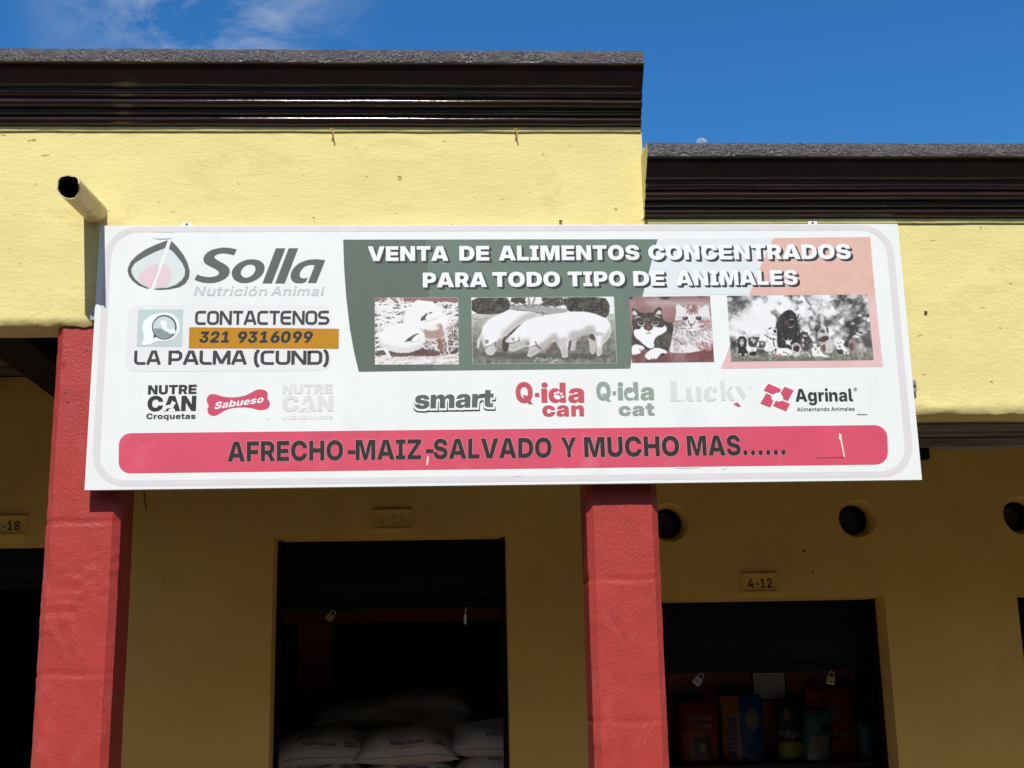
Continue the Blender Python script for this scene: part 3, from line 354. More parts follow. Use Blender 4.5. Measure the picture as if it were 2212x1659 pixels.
# squared-off stroke letters (width, strokes) for the contact lines
def _arc(cx, cy, r, a0, a1, n=5):
    return [(cx + r * math.cos(math.radians(a0 + (a1 - a0) * i / n)), cy + r * math.sin(math.radians(a0 + (a1 - a0) * i / n))) for i in range(n + 1)]
def stroke_letter(ch):
    h = 0.09; T = 1 - h; B = h; w = 0.80; l, r, R = h, w - h, 0.22
    def C(): return [(r + h * .6, T)] + _arc(l + R, T - R, R, 90, 180) + _arc(l + R, B + R, R, 180, 270) + [(r + h * .6, B)]
    if ch == 'C': return w, [C()]
    if ch == 'E': return w, [C(), [(l + h, .5), (r + h * .3, .5)]]
    if ch == 'O': return w + .04, [_arc(l + R, T - R, R, 90, 180) + _arc(l + R, B + R, R, 180, 270) + _arc(r + .04 - R, B + R, R, 270, 360) + _arc(r + .04 - R, T - R, R, 0, 90) + [(l + R, T)]]
    if ch == 'D': return w + .04, [[(l, T), (l, B)] + _arc(r + .04 - R, B + R, R, 270, 360) + _arc(r + .04 - R, T - R, R, 0, 90) + [(l - h * .9, T)]]
    if ch == 'U': return w + .04, [[(l, 1)] + _arc(l + R, B + R, R, 180, 270) + _arc(r + .04 - R, B + R, R, 270, 360) + [(r + .04, 1)]]
    if ch == 'N': return w + .06, [[(l, 0), (l, 1)], [(r + .06, 0), (r + .06, 1)], [(l + .02, .97), (r + .04, .03)]]
    if ch == 'T': return w - .06, [[(0, T), (w - .06, T)], [(w / 2 - .03, T - h), (w / 2 - .03, 0)]]
    if ch == 'A': return w + .1, [[(.07, 0), (w / 2 - .01, 1)], [(w + .03, 0), (w / 2 + .11, 1)], [(.24, .30), (w - .14, .30)], [(w / 2 - .1, T), (w / 2 + .2, T)]]
    if ch == 'L': return w - .08, [[(l, 1)] + _arc(l + R, B + R, R, 180, 270) + [(w - .08, B)]]
    if ch == 'P': return w, [[(l, 0), (l, T), (r - R, T)] + _arc(r - R, T - R, R, 90, 0) + _arc(r - R, .36 + R, R, 0, -90) + [(l + h, .36)]]
    if ch == 'M': return w + .22, [[(l, 0), (l, 1)], [(r + .22, 0), (r + .22, 1)], [(l + .02, .96), (w / 2 + .11, .08)], [(r + .2, .96), (w / 2 + .11, .08)]]
    if ch == 'S': return w, [[(r + h * .6, T)] + _arc(l + .19, T - .205, .205, 90, 270) + _arc(r - .19, B + .205, .205, 90, -90) + [(l - h * .6, B)]]
    if ch == '(': return .34, [[(.28, 1.06), (.14, .8), (.1, .45), (.14, .1), (.28, -.16)]]
    if ch == ')': return .34, [[(.06, 1.06), (.2, .8), (.24, .45), (.2, .1), (.06, -.16)]]
    return .45, []
def ribbon(pts, h):
    n = len(pts); Lf, Rt = [], []
    for i in range(n):
        a = pts[max(i - 1, 0)]; b = pts[min(i + 1, n - 1)]; p = pts[i]
        if 0 < i < n - 1:
            d1 = Vector((p[0] - a[0], p[1] - a[1])).normalized(); d2 = Vector((b[0] - p[0], b[1] - p[1])).normalized()
            d = (d1 + d2).normalized(); k = min(1 / max(d.dot(d1), .5), 1.5)
        else: d = Vector((b[0] - a[0], b[1] - a[1])).normalized(); k = 1
        nn = Vector((-d.y, d.x)) * h * k
        Lf.append((p[0] + nn.x, p[1] + nn.y)); Rt.append((p[0] - nn.x, p[1] - nn.y))
    return [(Lf[i], Lf[i + 1], Rt[i + 1], Rt[i]) for i in range(n - 1)]

# ------------------------------------------------------------------ the art of the sign: drawn on the panel's plane
K = 2212 / 2560
def Zm(x0, y0, s): return lambda x, y: ((x0 + x / s) * K, (y0 + y / s) * K)
FACE = 6.40                  # front face of the facade
YS = 6.340                   # front face of the sign panel
def S(p, layer): return P(p[0], p[1], YS - 0.0006 * layer)
class Art:
    def __init__(s): s.mb = MB(); s.mats = []
    def mi(s, m):
        if m not in s.mats: s.mats.append(m)
        return s.mats.index(m)
    def poly(s, pts, m, layer=1, z=None, holes=()):
        f = z or (lambda x, y: (x, y))
        s.mb.poly([[S(f(*p), layer) for p in c] for c in (pts, *holes)], s.mi(m))
    def ell(s, cx, cy, rx, ry, m, layer=1, z=None, rot=0, n=20, inner=0):
        c, q = math.cos(rot), math.sin(rot)
        e = lambda k: [(cx + rx * k * math.cos(t) * c - ry * k * math.sin(t) * q, cy + rx * k * math.cos(t) * q + ry * k * math.sin(t) * c) for t in (2 * math.pi * i / n for i in range(n))]
        s.poly(e(1), m, layer, z, [e(inner)] if inner else ())
    def frame(s, p0, p1):
        mx_, my_ = (p0[0] + p1[0]) / 2, (p0[1] + p1[1]) / 2
        ux, uy = VVP[0] - mx_, VVP[1] - my_; k = -1 / uy
        return ux * k
    def text(s, font, st, p0, p1, m, layer=2, cap=None, xh=None, shear=0.0, off=(0, 0), z=None, track=0, space=270, tight=0):
        if z: p0 = z(*p0); p1 = z(*p1)
        gs, a, b = run_text(font, st, track, space, tight); sc = (cap / 727) if cap else (xh / 546)
        sx = s.frame(p0, p1)
        for g, k in gs:
            cc = []
            for c in g:
                o = []
                for x, y in c:
                    t = (x - a) / (b - a); yy = y * sc
                    o.append(S((p0[0] + (p1[0] - p0[0]) * t + (sx + shear) * yy + off[0], p0[1] + (p1[1] - p0[1]) * t - yy + off[1]), layer + .15 * k))
                cc.append(o)
            s.mb.poly(cc, s.mi(m))
    def strokes(s, st, p0, p1, cap, m, layer=2, z=None, gap=.06, h=.098):
        if z: p0 = z(*p0); p1 = z(*p1)
        x = 0; items = []
        for ch in st:
            w, ss = stroke_letter(ch)
            for k, q in enumerate(ss): items.append((x, q, k))
            x += w + gap
        tot = x - gap; sx = s.frame(p0, p1)
        for x0, q, k in items:
            for j, quad in enumerate(ribbon(q, h)):
                s.mb.poly([[S((p0[0] + (p1[0] - p0[0]) * (x0 + x) / tot + sx * y * cap, p0[1] + (p1[1] - p0[1]) * (x0 + x) / tot - y * cap), layer + .12 * k) for x, y in quad]], s.mi(m))
    def build(s, name, parent): return s.mb.build(name, s.mats, parent)
def smoothed(pts, n=2, closed=True):
    for _ in range(n):
        o = []
        for i in range(len(pts)):
            a, b = pts[i], pts[(i + 1) % len(pts)]
            o += [(a[0] * .75 + b[0] * .25, a[1] * .75 + b[1] * .25), (a[0] * .25 + b[0] * .75, a[1] * .25 + b[1] * .75)]
        pts = o
    return pts
def rounded_px(tl, tr, br, bl, r, n=6):
    """Quad with rounded corners, r in the same units as the corners (one radius per corner)."""
    c = [Vector(p) for p in (tl, tr, br, bl)]; out = []
    for i in range(4):
        p, a, b = c[i], c[i - 1], c[(i + 1) % 4]; ri = r[i] if isinstance(r, (list, tuple)) else r
        u = (a - p).normalized() * ri; v = (b - p).normalized() * ri
        for k in range(n + 1):
            t = k / n * math.pi / 2
            out.append(tuple(p + u * (1 - math.sin(t)) + v * (1 - math.cos(t))))
    return out

class Paint:
    """A small raster painted shape by shape in the coordinates of the printed photograph."""
    def __init__(s, w, h, k, base):
        s.k = k; s.w = int(w / k) + 1; s.h = int(h / k) + 1
        s.a = np.zeros((s.h, s.w, 3)); s.a[:] = base
        s.yy, s.xx = np.mgrid[0:s.h, 0:s.w]; s.xx = s.xx * k; s.yy = s.yy * k
        s.rng = np.random.default_rng(5)
    def _mask(s, pts):
        x = s.xx; y = s.yy; acc = np.zeros(x.shape)
        for ox in (-.25, .25):
            for oy in (-.25, .25):
                X = x + ox * s.k; Y = y + oy * s.k; r = np.zeros(x.shape, bool)
                for (x1, y1), (x2, y2) in zip(pts, pts[1:] + pts[:1]):
                    if y1 == y2: continue
                    r ^= ((y1 > Y) != (y2 > Y)) & (X < (x2 - x1) * (Y - y1) / (y2 - y1) + x1)
                acc += r
        return acc / 4
    def blur(s, mk, b):
        n = max(1, int(b / s.k)); ker = np.exp(-np.linspace(-2, 2, 2 * n + 1) ** 2); ker /= ker.sum()
        pad = np.pad(mk, n, mode='edge')
        t = sum(ker[i] * pad[:, i:i + mk.shape[1]] for i in range(2 * n + 1))
        return sum(ker[i] * t[i:i + mk.shape[0], :] for i in range(2 * n + 1))
    def put(s, mk, col): s.a += (np.array(col, float) - s.a) * mk[..., None]
    def poly(s, pts, col, blur=0, alpha=1, smooth=1):
        mk = s._mask(smoothed(pts, smooth) if smooth else pts)
        if blur: mk = s.blur(mk, blur)
        s.put(mk * alpha, col); return mk
    def ell(s, cx, cy, rx, ry, col, soft=.25, alpha=1):
        d = np.sqrt(((s.xx - cx) / rx) ** 2 + ((s.yy - cy) / ry) ** 2); s.put(np.clip((1 - d) / soft + .5, 0, 1) * alpha, col)
    def line(s, pts, w, col, alpha=1):
        for (x1, y1), (x2, y2) in zip(pts, pts[1:]):
            j0 = max(0, int((min(x1, x2) - w) / s.k) - 1); j1 = min(s.w, int((max(x1, x2) + w) / s.k) + 2); i0 = max(0, int((min(y1, y2) - w) / s.k) - 1); i1 = min(s.h, int((max(y1, y2) + w) / s.k) + 2)
            if j1 <= j0 or i1 <= i0: continue
            X = s.xx[i0:i1, j0:j1]; Y = s.yy[i0:i1, j0:j1]; dx, dy = x2 - x1, y2 - y1; LL = dx * dx + dy * dy + 1e-6
            t = np.clip(((X - x1) * dx + (Y - y1) * dy) / LL, 0, 1); d = np.hypot(X - x1 - t * dx, Y - y1 - t * dy)
            mk = np.clip((w / 2 - d) / s.k + .5, 0, 1) * alpha
            s.a[i0:i1, j0:j1] += (np.array(col, float) - s.a[i0:i1, j0:j1]) * mk[..., None]
    def strokes(s, n, box, ln, w, ang, spread, cols, alpha=1, mask=None):
        R = s.rng
        for _ in range(n):
            x = R.uniform(box[0], box[2]); y = R.uniform(box[1], box[3])
            if mask is not None:
                i, j = int(y / s.k), int(x / s.k)
                if not (0 <= i < s.h and 0 <= j < s.w) or mask[i, j] < .5: continue
            t = math.radians(ang(x, y) if callable(ang) else ang) + R.normal(0, spread); q = R.uniform(*ln) / 2
            c = cols[R.integers(len(cols))]
            s.line([(x - q * math.cos(t), y - q * math.sin(t)), (x + q * math.cos(t), y + q * math.sin(t))], R.uniform(*w), c, alpha)
    def noise(s, scale, seed, octs=3):
        r = np.random.default_rng(seed); out = np.zeros((s.h, s.w)); amp = 1; tot = 0
        for o in range(octs):
            sc = scale / 2 ** o; gw, gh = int(s.w * s.k / sc) + 3, int(s.h * s.k / sc) + 3
            g = r.random((gh, gw)); fx = s.xx / sc; fy = s.yy / sc; ix = fx.astype(int); iy = fy.astype(int); tx = fx - ix; ty = fy - iy
            tx = tx * tx * (3 - 2 * tx); ty = ty * ty * (3 - 2 * ty)
            out += amp * ((g[iy, ix] * (1 - tx) + g[iy, ix + 1] * tx) * (1 - ty) + (g[iy + 1, ix] * (1 - tx) + g[iy + 1, ix + 1] * tx) * ty); tot += amp; amp *= .5
        return out / tot
    def bottom_shade(s, mk, dist, soft, col, alpha):
        # body shading: a soft tone along the lower inside edge of a painted shape
        n = int(dist / s.k); up = np.zeros_like(mk); up[:-n, :] = mk[n:, :]
        s.put(s.blur(mk * (1 - up), soft) * mk * alpha, col)
    def finish(s, warp, wscale, grain, gscale):
        # ragged print edges and grain
        dx = (s.noise(wscale, 31, 3) - .5) * 2 * warp; dy = (s.noise(wscale, 47, 3) - .5) * 2 * warp
        j = np.clip((s.xx + dx) / s.k, 0, s.w - 1.001); i = np.clip((s.yy + dy) / s.k, 0, s.h - 1.001)
        a = i.astype(int); b = j.astype(int); u = (i - a)[..., None]; v = (j - b)[..., None]; A = s.a
        s.a = (A[a, b] * (1 - v) + A[a, b + 1] * v) * (1 - u) + (A[a + 1, b] * (1 - v) + A[a + 1, b + 1] * v) * u
        g = s.noise(gscale, 77, 3) - .5; Lm = s.a.mean(-1)
        s.a = np.clip(s.a + (g * grain * np.clip(1.15 - np.abs(Lm - 130) / 105, .04, 1))[..., None], 20, 243)
        return s
    def sample(s, x, y):
        i = min(max(y / s.k, 0), s.h - 1.001); j = min(max(x / s.k, 0), s.w - 1.001); a, b = int(i), int(j); u, v = i - a, j - b
        A = s.a
        return (A[a, b] * (1 - v) + A[a, b + 1] * v) * (1 - u) + (A[a + 1, b] * (1 - v) + A[a + 1, b + 1] * v) * u
def print_mesh(name, paint, quad, z, parent, nx, ny, layer=3, mat_=None, edge=None):
    mb = MB(); rows = []; cols = []
    for i in range(ny + 1):
        v = i / ny; r = []
        for j in range(nx + 1):
            u = j / nx
            x = (quad[0][0] * (1 - u) + quad[1][0] * u) * (1 - v) + (quad[3][0] * (1 - u) + quad[2][0] * u) * v
            y = (quad[0][1] * (1 - u) + quad[1][1] * u) * (1 - v) + (quad[3][1] * (1 - u) + quad[2][1] * u) * v
            c = paint.sample(x, y)
            if edge and (i == 0 or j == 0 or i == ny or j == nx): c = np.array(edge, float)
            r.append(S(z(x, y), layer)); cols.append(alb(*c))
        rows.append(r)
    mb.quadgrid(rows, 0, False)
    return mb.build(name, mat_, parent, colors=cols)
# ------------------------------------------------------------------ materials
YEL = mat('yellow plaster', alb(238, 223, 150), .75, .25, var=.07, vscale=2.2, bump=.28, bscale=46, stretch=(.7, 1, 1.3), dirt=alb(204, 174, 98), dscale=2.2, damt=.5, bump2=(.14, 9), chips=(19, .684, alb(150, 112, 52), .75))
YELSHADE = mat('yellow plaster tinted for arcade shade', alb(234, 194, 102), .7, .25, var=.08, vscale=2.0, bump=.16, bscale=45, dirt=alb(150, 112, 56), dscale=2.6, damt=.18, bump2=(.08, 5), chips=(13, .735, alb(90, 62, 26), .6))  # shaded copy of the facade plaster; warm arcade shade is tinted into its colour
RED = mat('red painted plaster', alb(180, 63, 56), .38, .5, var=.12, vscale=9, bump=.34, bscale=85, stretch=(1, 1, .8), dirt=alb(192, 98, 95), dscale=5, damt=.5, bump2=(.12, 14), chips=(18, .70, alb(104, 30, 30), .7))
BROWN = mat('dark brown gloss paint', (.032, .014, .011), .13, .5, var=.3, vscale=12, bump=.10, bscale=60, stretch=(.3, 1, 1))
FASC = mat('weathered brown gloss paint', (.066, .054, .049), .24, 1.0, var=.5, vscale=24, bump=1.0, bscale=66, bdist=.020, stretch=(.75, 1, 1), dirt=(.15, .13, .12), dscale=6, damt=.6)
WOOD = mat('old grey timber', (.27, .245, .205), .8, .2, var=.6, vscale=9, bump=.5, bscale=30, stretch=(.22, 4, 4), dirt=(.07, .06, .05), dscale=5, damt=.75)
WOOD2 = mat('dark ceiling boards', (.13, .108, .082), .8, .2, var=.6, vscale=9, bump=.5, bscale=30, stretch=(.22, 4, 4), dirt=(.03, .025, .02), dscale=5, damt=.8)  # darker timber tone for the left ceiling boards
PLATE = mat('pale weathered timber', (.38, .35, .30), .85, .2, var=.6, vscale=12, bump=.5, bscale=30, stretch=(.2, 4, 5), dirt=(.10, .09, .075), dscale=6, damt=.8)
JOIST = mat('blackened joist timber', (.012, .010, .009), .8, .2, var=.4, vscale=8, bump=.4, bscale=25, stretch=(4, .3, 4))
NAVY = mat('dark blue shutter paint', (.004, .005, .008), .45, .2, var=.4, vscale=5, bump=.1, bscale=20)
STEEL = mat('galvanised steel', (.55, .55, .55), .38, .5, var=.3, vscale=40, metal=.7)
WHITE = mat('white painted metal', alb(238, 238, 236), .5, .4, var=.1, vscale=30)
RUST = mat('rusty nail', (.10, .045, .02), .8, .2, var=.5, vscale=60)
DARK = mat('dark hole', (.010, .010, .010), .9, .1)
GREYD = mat('dull grey board', (.26, .25, .27), .8, .2, var=.3, vscale=20)
NUM = mat('black numeral paint', (.008, .009, .012), .5, .3)
ROAD = mat('street asphalt', (.085, .08, .073), .85, .2, var=.25, vscale=3, bump=.3, bscale=25)
FLOOR = mat('arcade floor tiles', (.19, .14, .10), .6, .3, var=.25, vscale=4)
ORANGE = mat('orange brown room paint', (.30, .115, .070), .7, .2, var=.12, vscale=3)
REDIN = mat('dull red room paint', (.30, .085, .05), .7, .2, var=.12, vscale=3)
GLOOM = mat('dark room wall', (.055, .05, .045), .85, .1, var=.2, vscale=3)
PIPEM = mat('yellowed pipe paint', alb(226, 206, 146), .5, .35, var=.3, vscale=22, dirt=(.13, .11, .08), dscale=22, damt=.55, bump=.2, bscale=50)
BRASS = mat('old brass', (.40, .28, .09), .4, .5, metal=.6)
CHROME = mat('padlock steel', (.45, .45, .45), .3, .5, metal=.55)

# ------------------------------------------------------------------ ground
mb = MB(); mb.face([(-400, -400, 0), (400, -400, 0), (400, 400, 0), (-400, 400, 0)])
tag(mb.build('street', ROAD, origin=(0, 0, 0)), kind='structure')
mb = MB(); mb.box(-12, 14, 5.3, 13.0, .004, .15)
tag(mb.build('sidewalk', FLOOR), kind='structure')

# ------------------------------------------------------------------ unseen house row added across the street to shade it and block low sky
OPP = mat('ochre house wall', (.30, .19, .09), .8, .2, var=.15, vscale=1.5)
opp = tag(empty('sky_block_house', (0, -5.5, 0)), 'unseen long ochre house row added across the street to block low sky', 'house')
mb = MB(); mb.box(-40, 40, -12, -4.6, .002, 7.2); mb.build('wall', OPP, opp)
mb = MB(); mb.face([(-41, -4.1, 7.1), (41, -4.1, 7.1), (41, -8.3, 9.0), (-41, -8.3, 9.0)]); mb.face([(-41, -12.6, 7.1), (41, -12.6, 7.1), (41, -8.3, 9.0), (-41, -8.3, 9.0)]); mb.build('roof', mat('clay roof tiles', (.22, .09, .05), .8, .2, var=.3, vscale=3), opp)
for k in range(-8, 9):
    x = k * 4.2
    mb = MB(); mb.box(x, x + 1.5, -4.64, -4.57, .01 if k % 2 else 1.0, 2.5); mb.build('door' if k % 2 else 'window', mat('brown joinery', (.09, .045, .025), .6, .3), opp)

# ------------------------------------------------------------------ the arcade building
bld = tag(empty('arcade_building', (0.5, 8, .15)), 'yellow plastered arcade building with dark brown cornices and red pillars', 'building')
XS = 1.06                    # where the facade steps down
# front walls (each a displaced plaster sheet with real thickness)
def plaster_wall(name, x0, x1, z0, z1, dense0, dense1):
    mb = MB(); th = .235
    xs = [x0]; st = .022
    while xs[-1] < x1 - 1e-4:
        xs.append(min(x1, xs[-1] + (st if dense0 <= xs[-1] < dense1 else .25)))
    nz_ = int((z1 - z0) / .022); rows = []
    for j in range(nz_ + 1):
        v = j / nz_; r = []
        for x in xs:
            z = z0 + (z1 - z0) * v
            d = .008 * jit(x, 0, z, 1.3) + .0022 * jit(x, 0, z, 5, 2) + .0009 * jit(x * .7, 0, z, 24, 4)
            d *= min(1, max(.12, ((4.553 if x1 < 2 else 4.022) - z) / .25))
            q = math.hypot((x + .265) / .20, (z - 4.425) / .062) + .25 * jit(x, 0, z, 9, 3)
            if q < 1.6: d += .0022 * math.exp(-((q - 1) / .16) ** 2) - .0016 * (q < 1) * (1 - q)
            e = max(0, 1 - (z - z0) / .10)                      # chipped lower edge
            d += e * (.010 * (jit(x, 0, z, 11, 9) + .3) + .006 * jit(x, 0, z, 34, 5))
            zz = z + (e ** 2) * (.012 * jit(x, 0, 0, 5, 6) + .008 * jit(x, 0, 0, 22, 6) - .004)
            if x >= x1 - 1e-3 and x1 < 2: d += .004
            r.append((x, FACE - .002 - d if 0 < v else FACE + .012 - d * .3, zz))
        rows.append(r)
    mb.quadgrid(rows, 0, True)
    b = [(p[0], p[1], p[2]) for p in rows[0]]
    mb.quadgrid([[(p[0], FACE + th, z0 + .006 * jit(p[0], 3, 0, 3)) for p in b], b], 0, True)
    mb.quadgrid([[(x0, FACE + th, z1), (x1, FACE + th, z1)], [(x0, FACE + th, z0), (x1, FACE + th, z0)]], 0, False)
    mb.quadgrid([[(p[0], p[1], p[2]) for p in rows[-1]], [(p[0], FACE + th, z1) for p in rows[-1]]], 0, False)
    for xe, k in ((x0, 0), (x1, -1)):
        mb.quadgrid([[r[k] for r in rows], [(xe, FACE + th, r[k][2]) for r in rows]], 0, False)
    return mb.build(name, YEL, bld)
plaster_wall('front_wall', -9.0, XS, 3.452, 4.96, -2.9, 1.2)
plaster_wall('front_wall', XS + .004, 10.0, 2.945, 4.43, 1.0, 3.7)

def cornice(x0, x1, zb, endcap=None):
    """Moulded cornice: profile swept along X with a brush-rough face; returns the part."""
    prof = [(0, zb), (.024, zb + .003)]
    for c, z, r in ((.026, .026, .019), (.050, .062, .012), (.079, .098, .018), (.105, .136, .013)):
        for a in (-75, -35, 0, 35, 75): prof.append((c + r * math.cos(math.radians(a)), zb + z + r * math.sin(math.radians(a))))
    prof += [(.112, zb + .156), (.120, zb + .166), (.130, zb + .167), (.138, zb + .175), (.154, zb + .192), (.180, zb + .216), (.198, zb + .238), (.200, zb + .246), (.219, zb + .249)]
    prof = [(p, zb + (z - zb) * 1.09) for p, z in prof]
    nf = len(prof)
    prof += [(.222, zb + .276), (.224, zb + .296), (.223, zb + .318), (.219, zb + .342), (.209, zb + .348)]
    n2 = len(prof); prof += [(.0, zb + .362), (-.23, zb + .362)]
    n = int((min(x1, 4) - max(x0, -3)) / .03); xs = [x0] * (x0 < -3) + [max(x0, -3) + (min(x1, 4) - max(x0, -3)) * i / n for i in range(n + 1)] + [x1] * (x1 > 4)
    mb = MB(); rows = []
    for k, (p, z) in enumerate(prof):
        rr = .0012 if k < nf else .0035
        rows.append([(x, FACE - p - (rr * jit(x, k * .3, 0, 6, k % 5) + .0007 * jit(x, k * .35, 0, 35, 3) if 0 < k < n2 else 0), z + (.0030 * jit(x, k * .15, 0, 2.2, 1) + (.0035 * jit(x, 0, 0, 14, 8) if k >= n2 - 2 else 0) if k < n2 else 0)) for x in xs])
    mb.quadgrid(rows[:nf], 0, True); mb.quadgrid(rows[nf - 1:n2], 1, True); mb.quadgrid(rows[n2 - 1:], 1, False)
    for k in (0, -1):
        c = [r[k] for r in rows] + [(rows[0][k][0], FACE + .23, zb)]
        mb.poly([c], 2 if endcap else 0)
    return mb.build('cornice', [BROWN, FASC, YEL], bld)
cornice(-9.0, XS - .004, 4.553)
cornice(XS - .010, 10.0, 4.022, True)
# thin plaster lip under each cornice
for x0, x1, z in ((-9.0, XS - .006, 4.553), (XS + .010, 10, 4.022)):
    mb = MB(); n = 120; xs = [max(x0, -3) + (min(x1, 4) - max(x0, -3)) * i / n for i in range(n + 1)]
    if x0 < -3: xs = [x0] + xs
    if x1 > 4: xs += [x1]
    pr = [(0.0, -.031), (.0045, -.030), (.0065, -.022), (.007, -.010), (.007, -.0015), (0, -.0015)]
    mb.quadgrid([[(x, FACE - .0045 - p - (.0012 * jit(x, 0, 0, 9) if p else 0), z + q + (.003 * jit(x, 0, 0, 4) if q < -.015 else 0)) for x in xs] for p, q in pr], 0, True)
    for k in (0, -1): mb.poly([[(xs[k], FACE - .0045 - p, z + q) for p, q in pr]])
    mb.build('plaster_lip', YEL, bld)

# pillars
def pillar(x0, x1, z1, y0, dep, cracks, seed):
    mb = MB(); ch = .034; n = int((z1 - .15) / .014)
    y1 = y0 + dep; cx, cy = (x0 + x1) / 2, (y0 + y1) / 2
    cs = [(x0 + ch, y0), (x1 - ch, y0), (x1, y0 + ch), (x1, y1 - ch), (x1 - ch, y1), (x0 + ch, y1), (x0, y1 - ch), (x0, y0 + ch)]
    ks = [18, 3, 12, 2, 6, 2, 12, 3]; top = []
    for i in range(8):
        a, b = cs[i], cs[(i + 1) % 8]; rows = []
        for j in range(n + 1):
            z = .15 + (z1 - .15) * j / n; r = []
            for k in range(ks[i] + 1):
                x = a[0] + (b[0] - a[0]) * k / ks[i]; y = a[1] + (b[1] - a[1]) * k / ks[i]
                d = .003 * jit(x, y, z, 1.6, seed) + .0014 * jit(x, y, z, 9, seed + 1)
                if min(abs(x - x0), abs(x - x1)) < .05 and y < y0 + .06: d += .009 * min(0, jit(x, y, z, 8, seed + 3) + .28) + .0016 * jit(x, y, z, 30, seed + 5)
                rough = max(0, 1 - ((z - 1.98 - (x - x0) * .55) / .20) ** 2) if seed == 1 else 0
                d += rough * .0045 * jit(x, y, z, 26, 8)
                for zc in cracks:
                    w = z - zc - .012 * jit(x, y, 0, 5, seed + 7)
                    d -= (.005 + .004 * jit(x, y, 0, 7, seed)) * math.exp(-(w / .008) ** 2)
                nx_, ny_ = x - cx, y - cy; l_ = math.hypot(nx_, ny_)
                r.append((x + nx_ / l_ * d, y + ny_ / l_ * d, z))
            rows.append(r)
        mb.quadgrid(rows, 0, True); top += rows[-1][:-1]
    mb.face(top)
    return mb.build('pillar', RED, bld)
pillar(-2.018, -1.650, 3.448, FACE + .022, .31, (2.44, 1.70), 1)
pillar(.694, 1.060, 3.448, FACE + .022, .34, (2.11, 1.42), 4)

# wall under the arcade, with shop openings and round vents
WY, WT = 8.35, .30
ops = [(-3.95, -2.40, 2.548), (-1.148, .366, 2.574), (1.352, 2.850, 2.126), (3.737, 5.23, 2.112)]
hol = [(1.452, 2.635), (2.711, 2.643), (3.832, 2.650), (4.95, 2.650)]
def circ(cx, cz, r, y, n=28, k=0.0): return [(cx + r * (1 + k * jit(math.cos(t), math.sin(t), cx, 1.5)) * math.cos(t), y, cz + r * (1 + k * jit(math.cos(t), math.sin(t), cx, 1.5)) * math.sin(t)) for t in (2 * math.pi * i / n for i in range(n))]
mb = MB()
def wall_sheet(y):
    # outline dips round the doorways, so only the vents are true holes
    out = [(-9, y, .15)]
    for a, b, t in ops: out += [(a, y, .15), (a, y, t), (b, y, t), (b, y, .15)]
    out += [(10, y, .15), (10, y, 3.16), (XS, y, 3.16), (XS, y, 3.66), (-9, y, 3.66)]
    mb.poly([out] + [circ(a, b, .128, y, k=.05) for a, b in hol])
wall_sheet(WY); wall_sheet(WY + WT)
for a, b, t in ops:
    for q in ([(a, WY, .15), (a, WY + WT, .15), (a, WY + WT, t), (a, WY, t)], [(b, WY, .15), (b, WY + WT, .15), (b, WY + WT, t), (b, WY, t)]): mb.face(q)
    n = 40; mb.quadgrid([[(a + (b - a) * i / n, WY - .001, t - .004 * abs(jit(i * .3, a, 0, 1))) for i in range(n + 1)], [(a + (b - a) * i / n, WY + WT, t) for i in range(n + 1)]], 0, True)
for a, b in hol:
    mb.quadgrid([circ(a, b, .128, WY, k=.05), circ(a - .004, b, .108, WY + .05), circ(a - .008, b, .098, WY + .10), circ(a - .008, b, .096, WY + WT)], 0, True, True)
mb.build('arcade_wall', YELSHADE, bld)
for a, b in hol[:3]:
    mb = MB(); mb.quadgrid([circ(a - .008, b, .094, WY + .088), circ(a - .008, b, .090, WY + .28)], 0, True, True); mb.quadgrid([circ(a - .008, b, .097, WY + .088), circ(a - .008, b, .094, WY + .088)], 0, True, True)
    v = mb.build('vent_pipe', DARK, bld)
    mb = MB(); mb.poly([circ(a - .008, b, .089, WY + .235)]); mb.poly([circ(a - .008, b, .089, WY + .242)]); mb.build('vent_board', GREYD, v)

# ceiling boards, joists, roof slab
for x0, x1, z in ((-9, XS - .003, 3.66), (XS + .003, 10, 3.165)):
    mb = MB(); y = FACE + .24; k = 0
    while y < WY - .01:
        y2 = min(WY, y + .098); zz = z + .004 * (k % 3); mb.box(x0, x1, y, y2 - .010, zz, zz + .02); y = y2; k += 1
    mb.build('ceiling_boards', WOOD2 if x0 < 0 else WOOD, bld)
for x in (-3.30, -2.585, -2.085, -1.45):
    mb = MB(); mb.box(x, x + .272, FACE + .238, WY - .002, 3.505 + .003 * x, 3.658); mb.build('joist', JOIST, bld)
mb = MB(); mb.box(3.135, 3.215, WY - .07, WY - .002, 3.03, 3.162); mb.build('joist_stub', JOIST, bld)
mb = MB(); mb.box(XS + .02, 10, WY - .10, WY - .003, 3.105, 3.161); mb.build('wall_plate', PLATE, bld)
mb = MB(); mb.box(-9, XS - .004, FACE + .238, 13, 3.69, 3.80); mb.box(XS, 10, FACE + .238, 13, 3.2, 3.30); mb.build('roof', GREYD, bld)
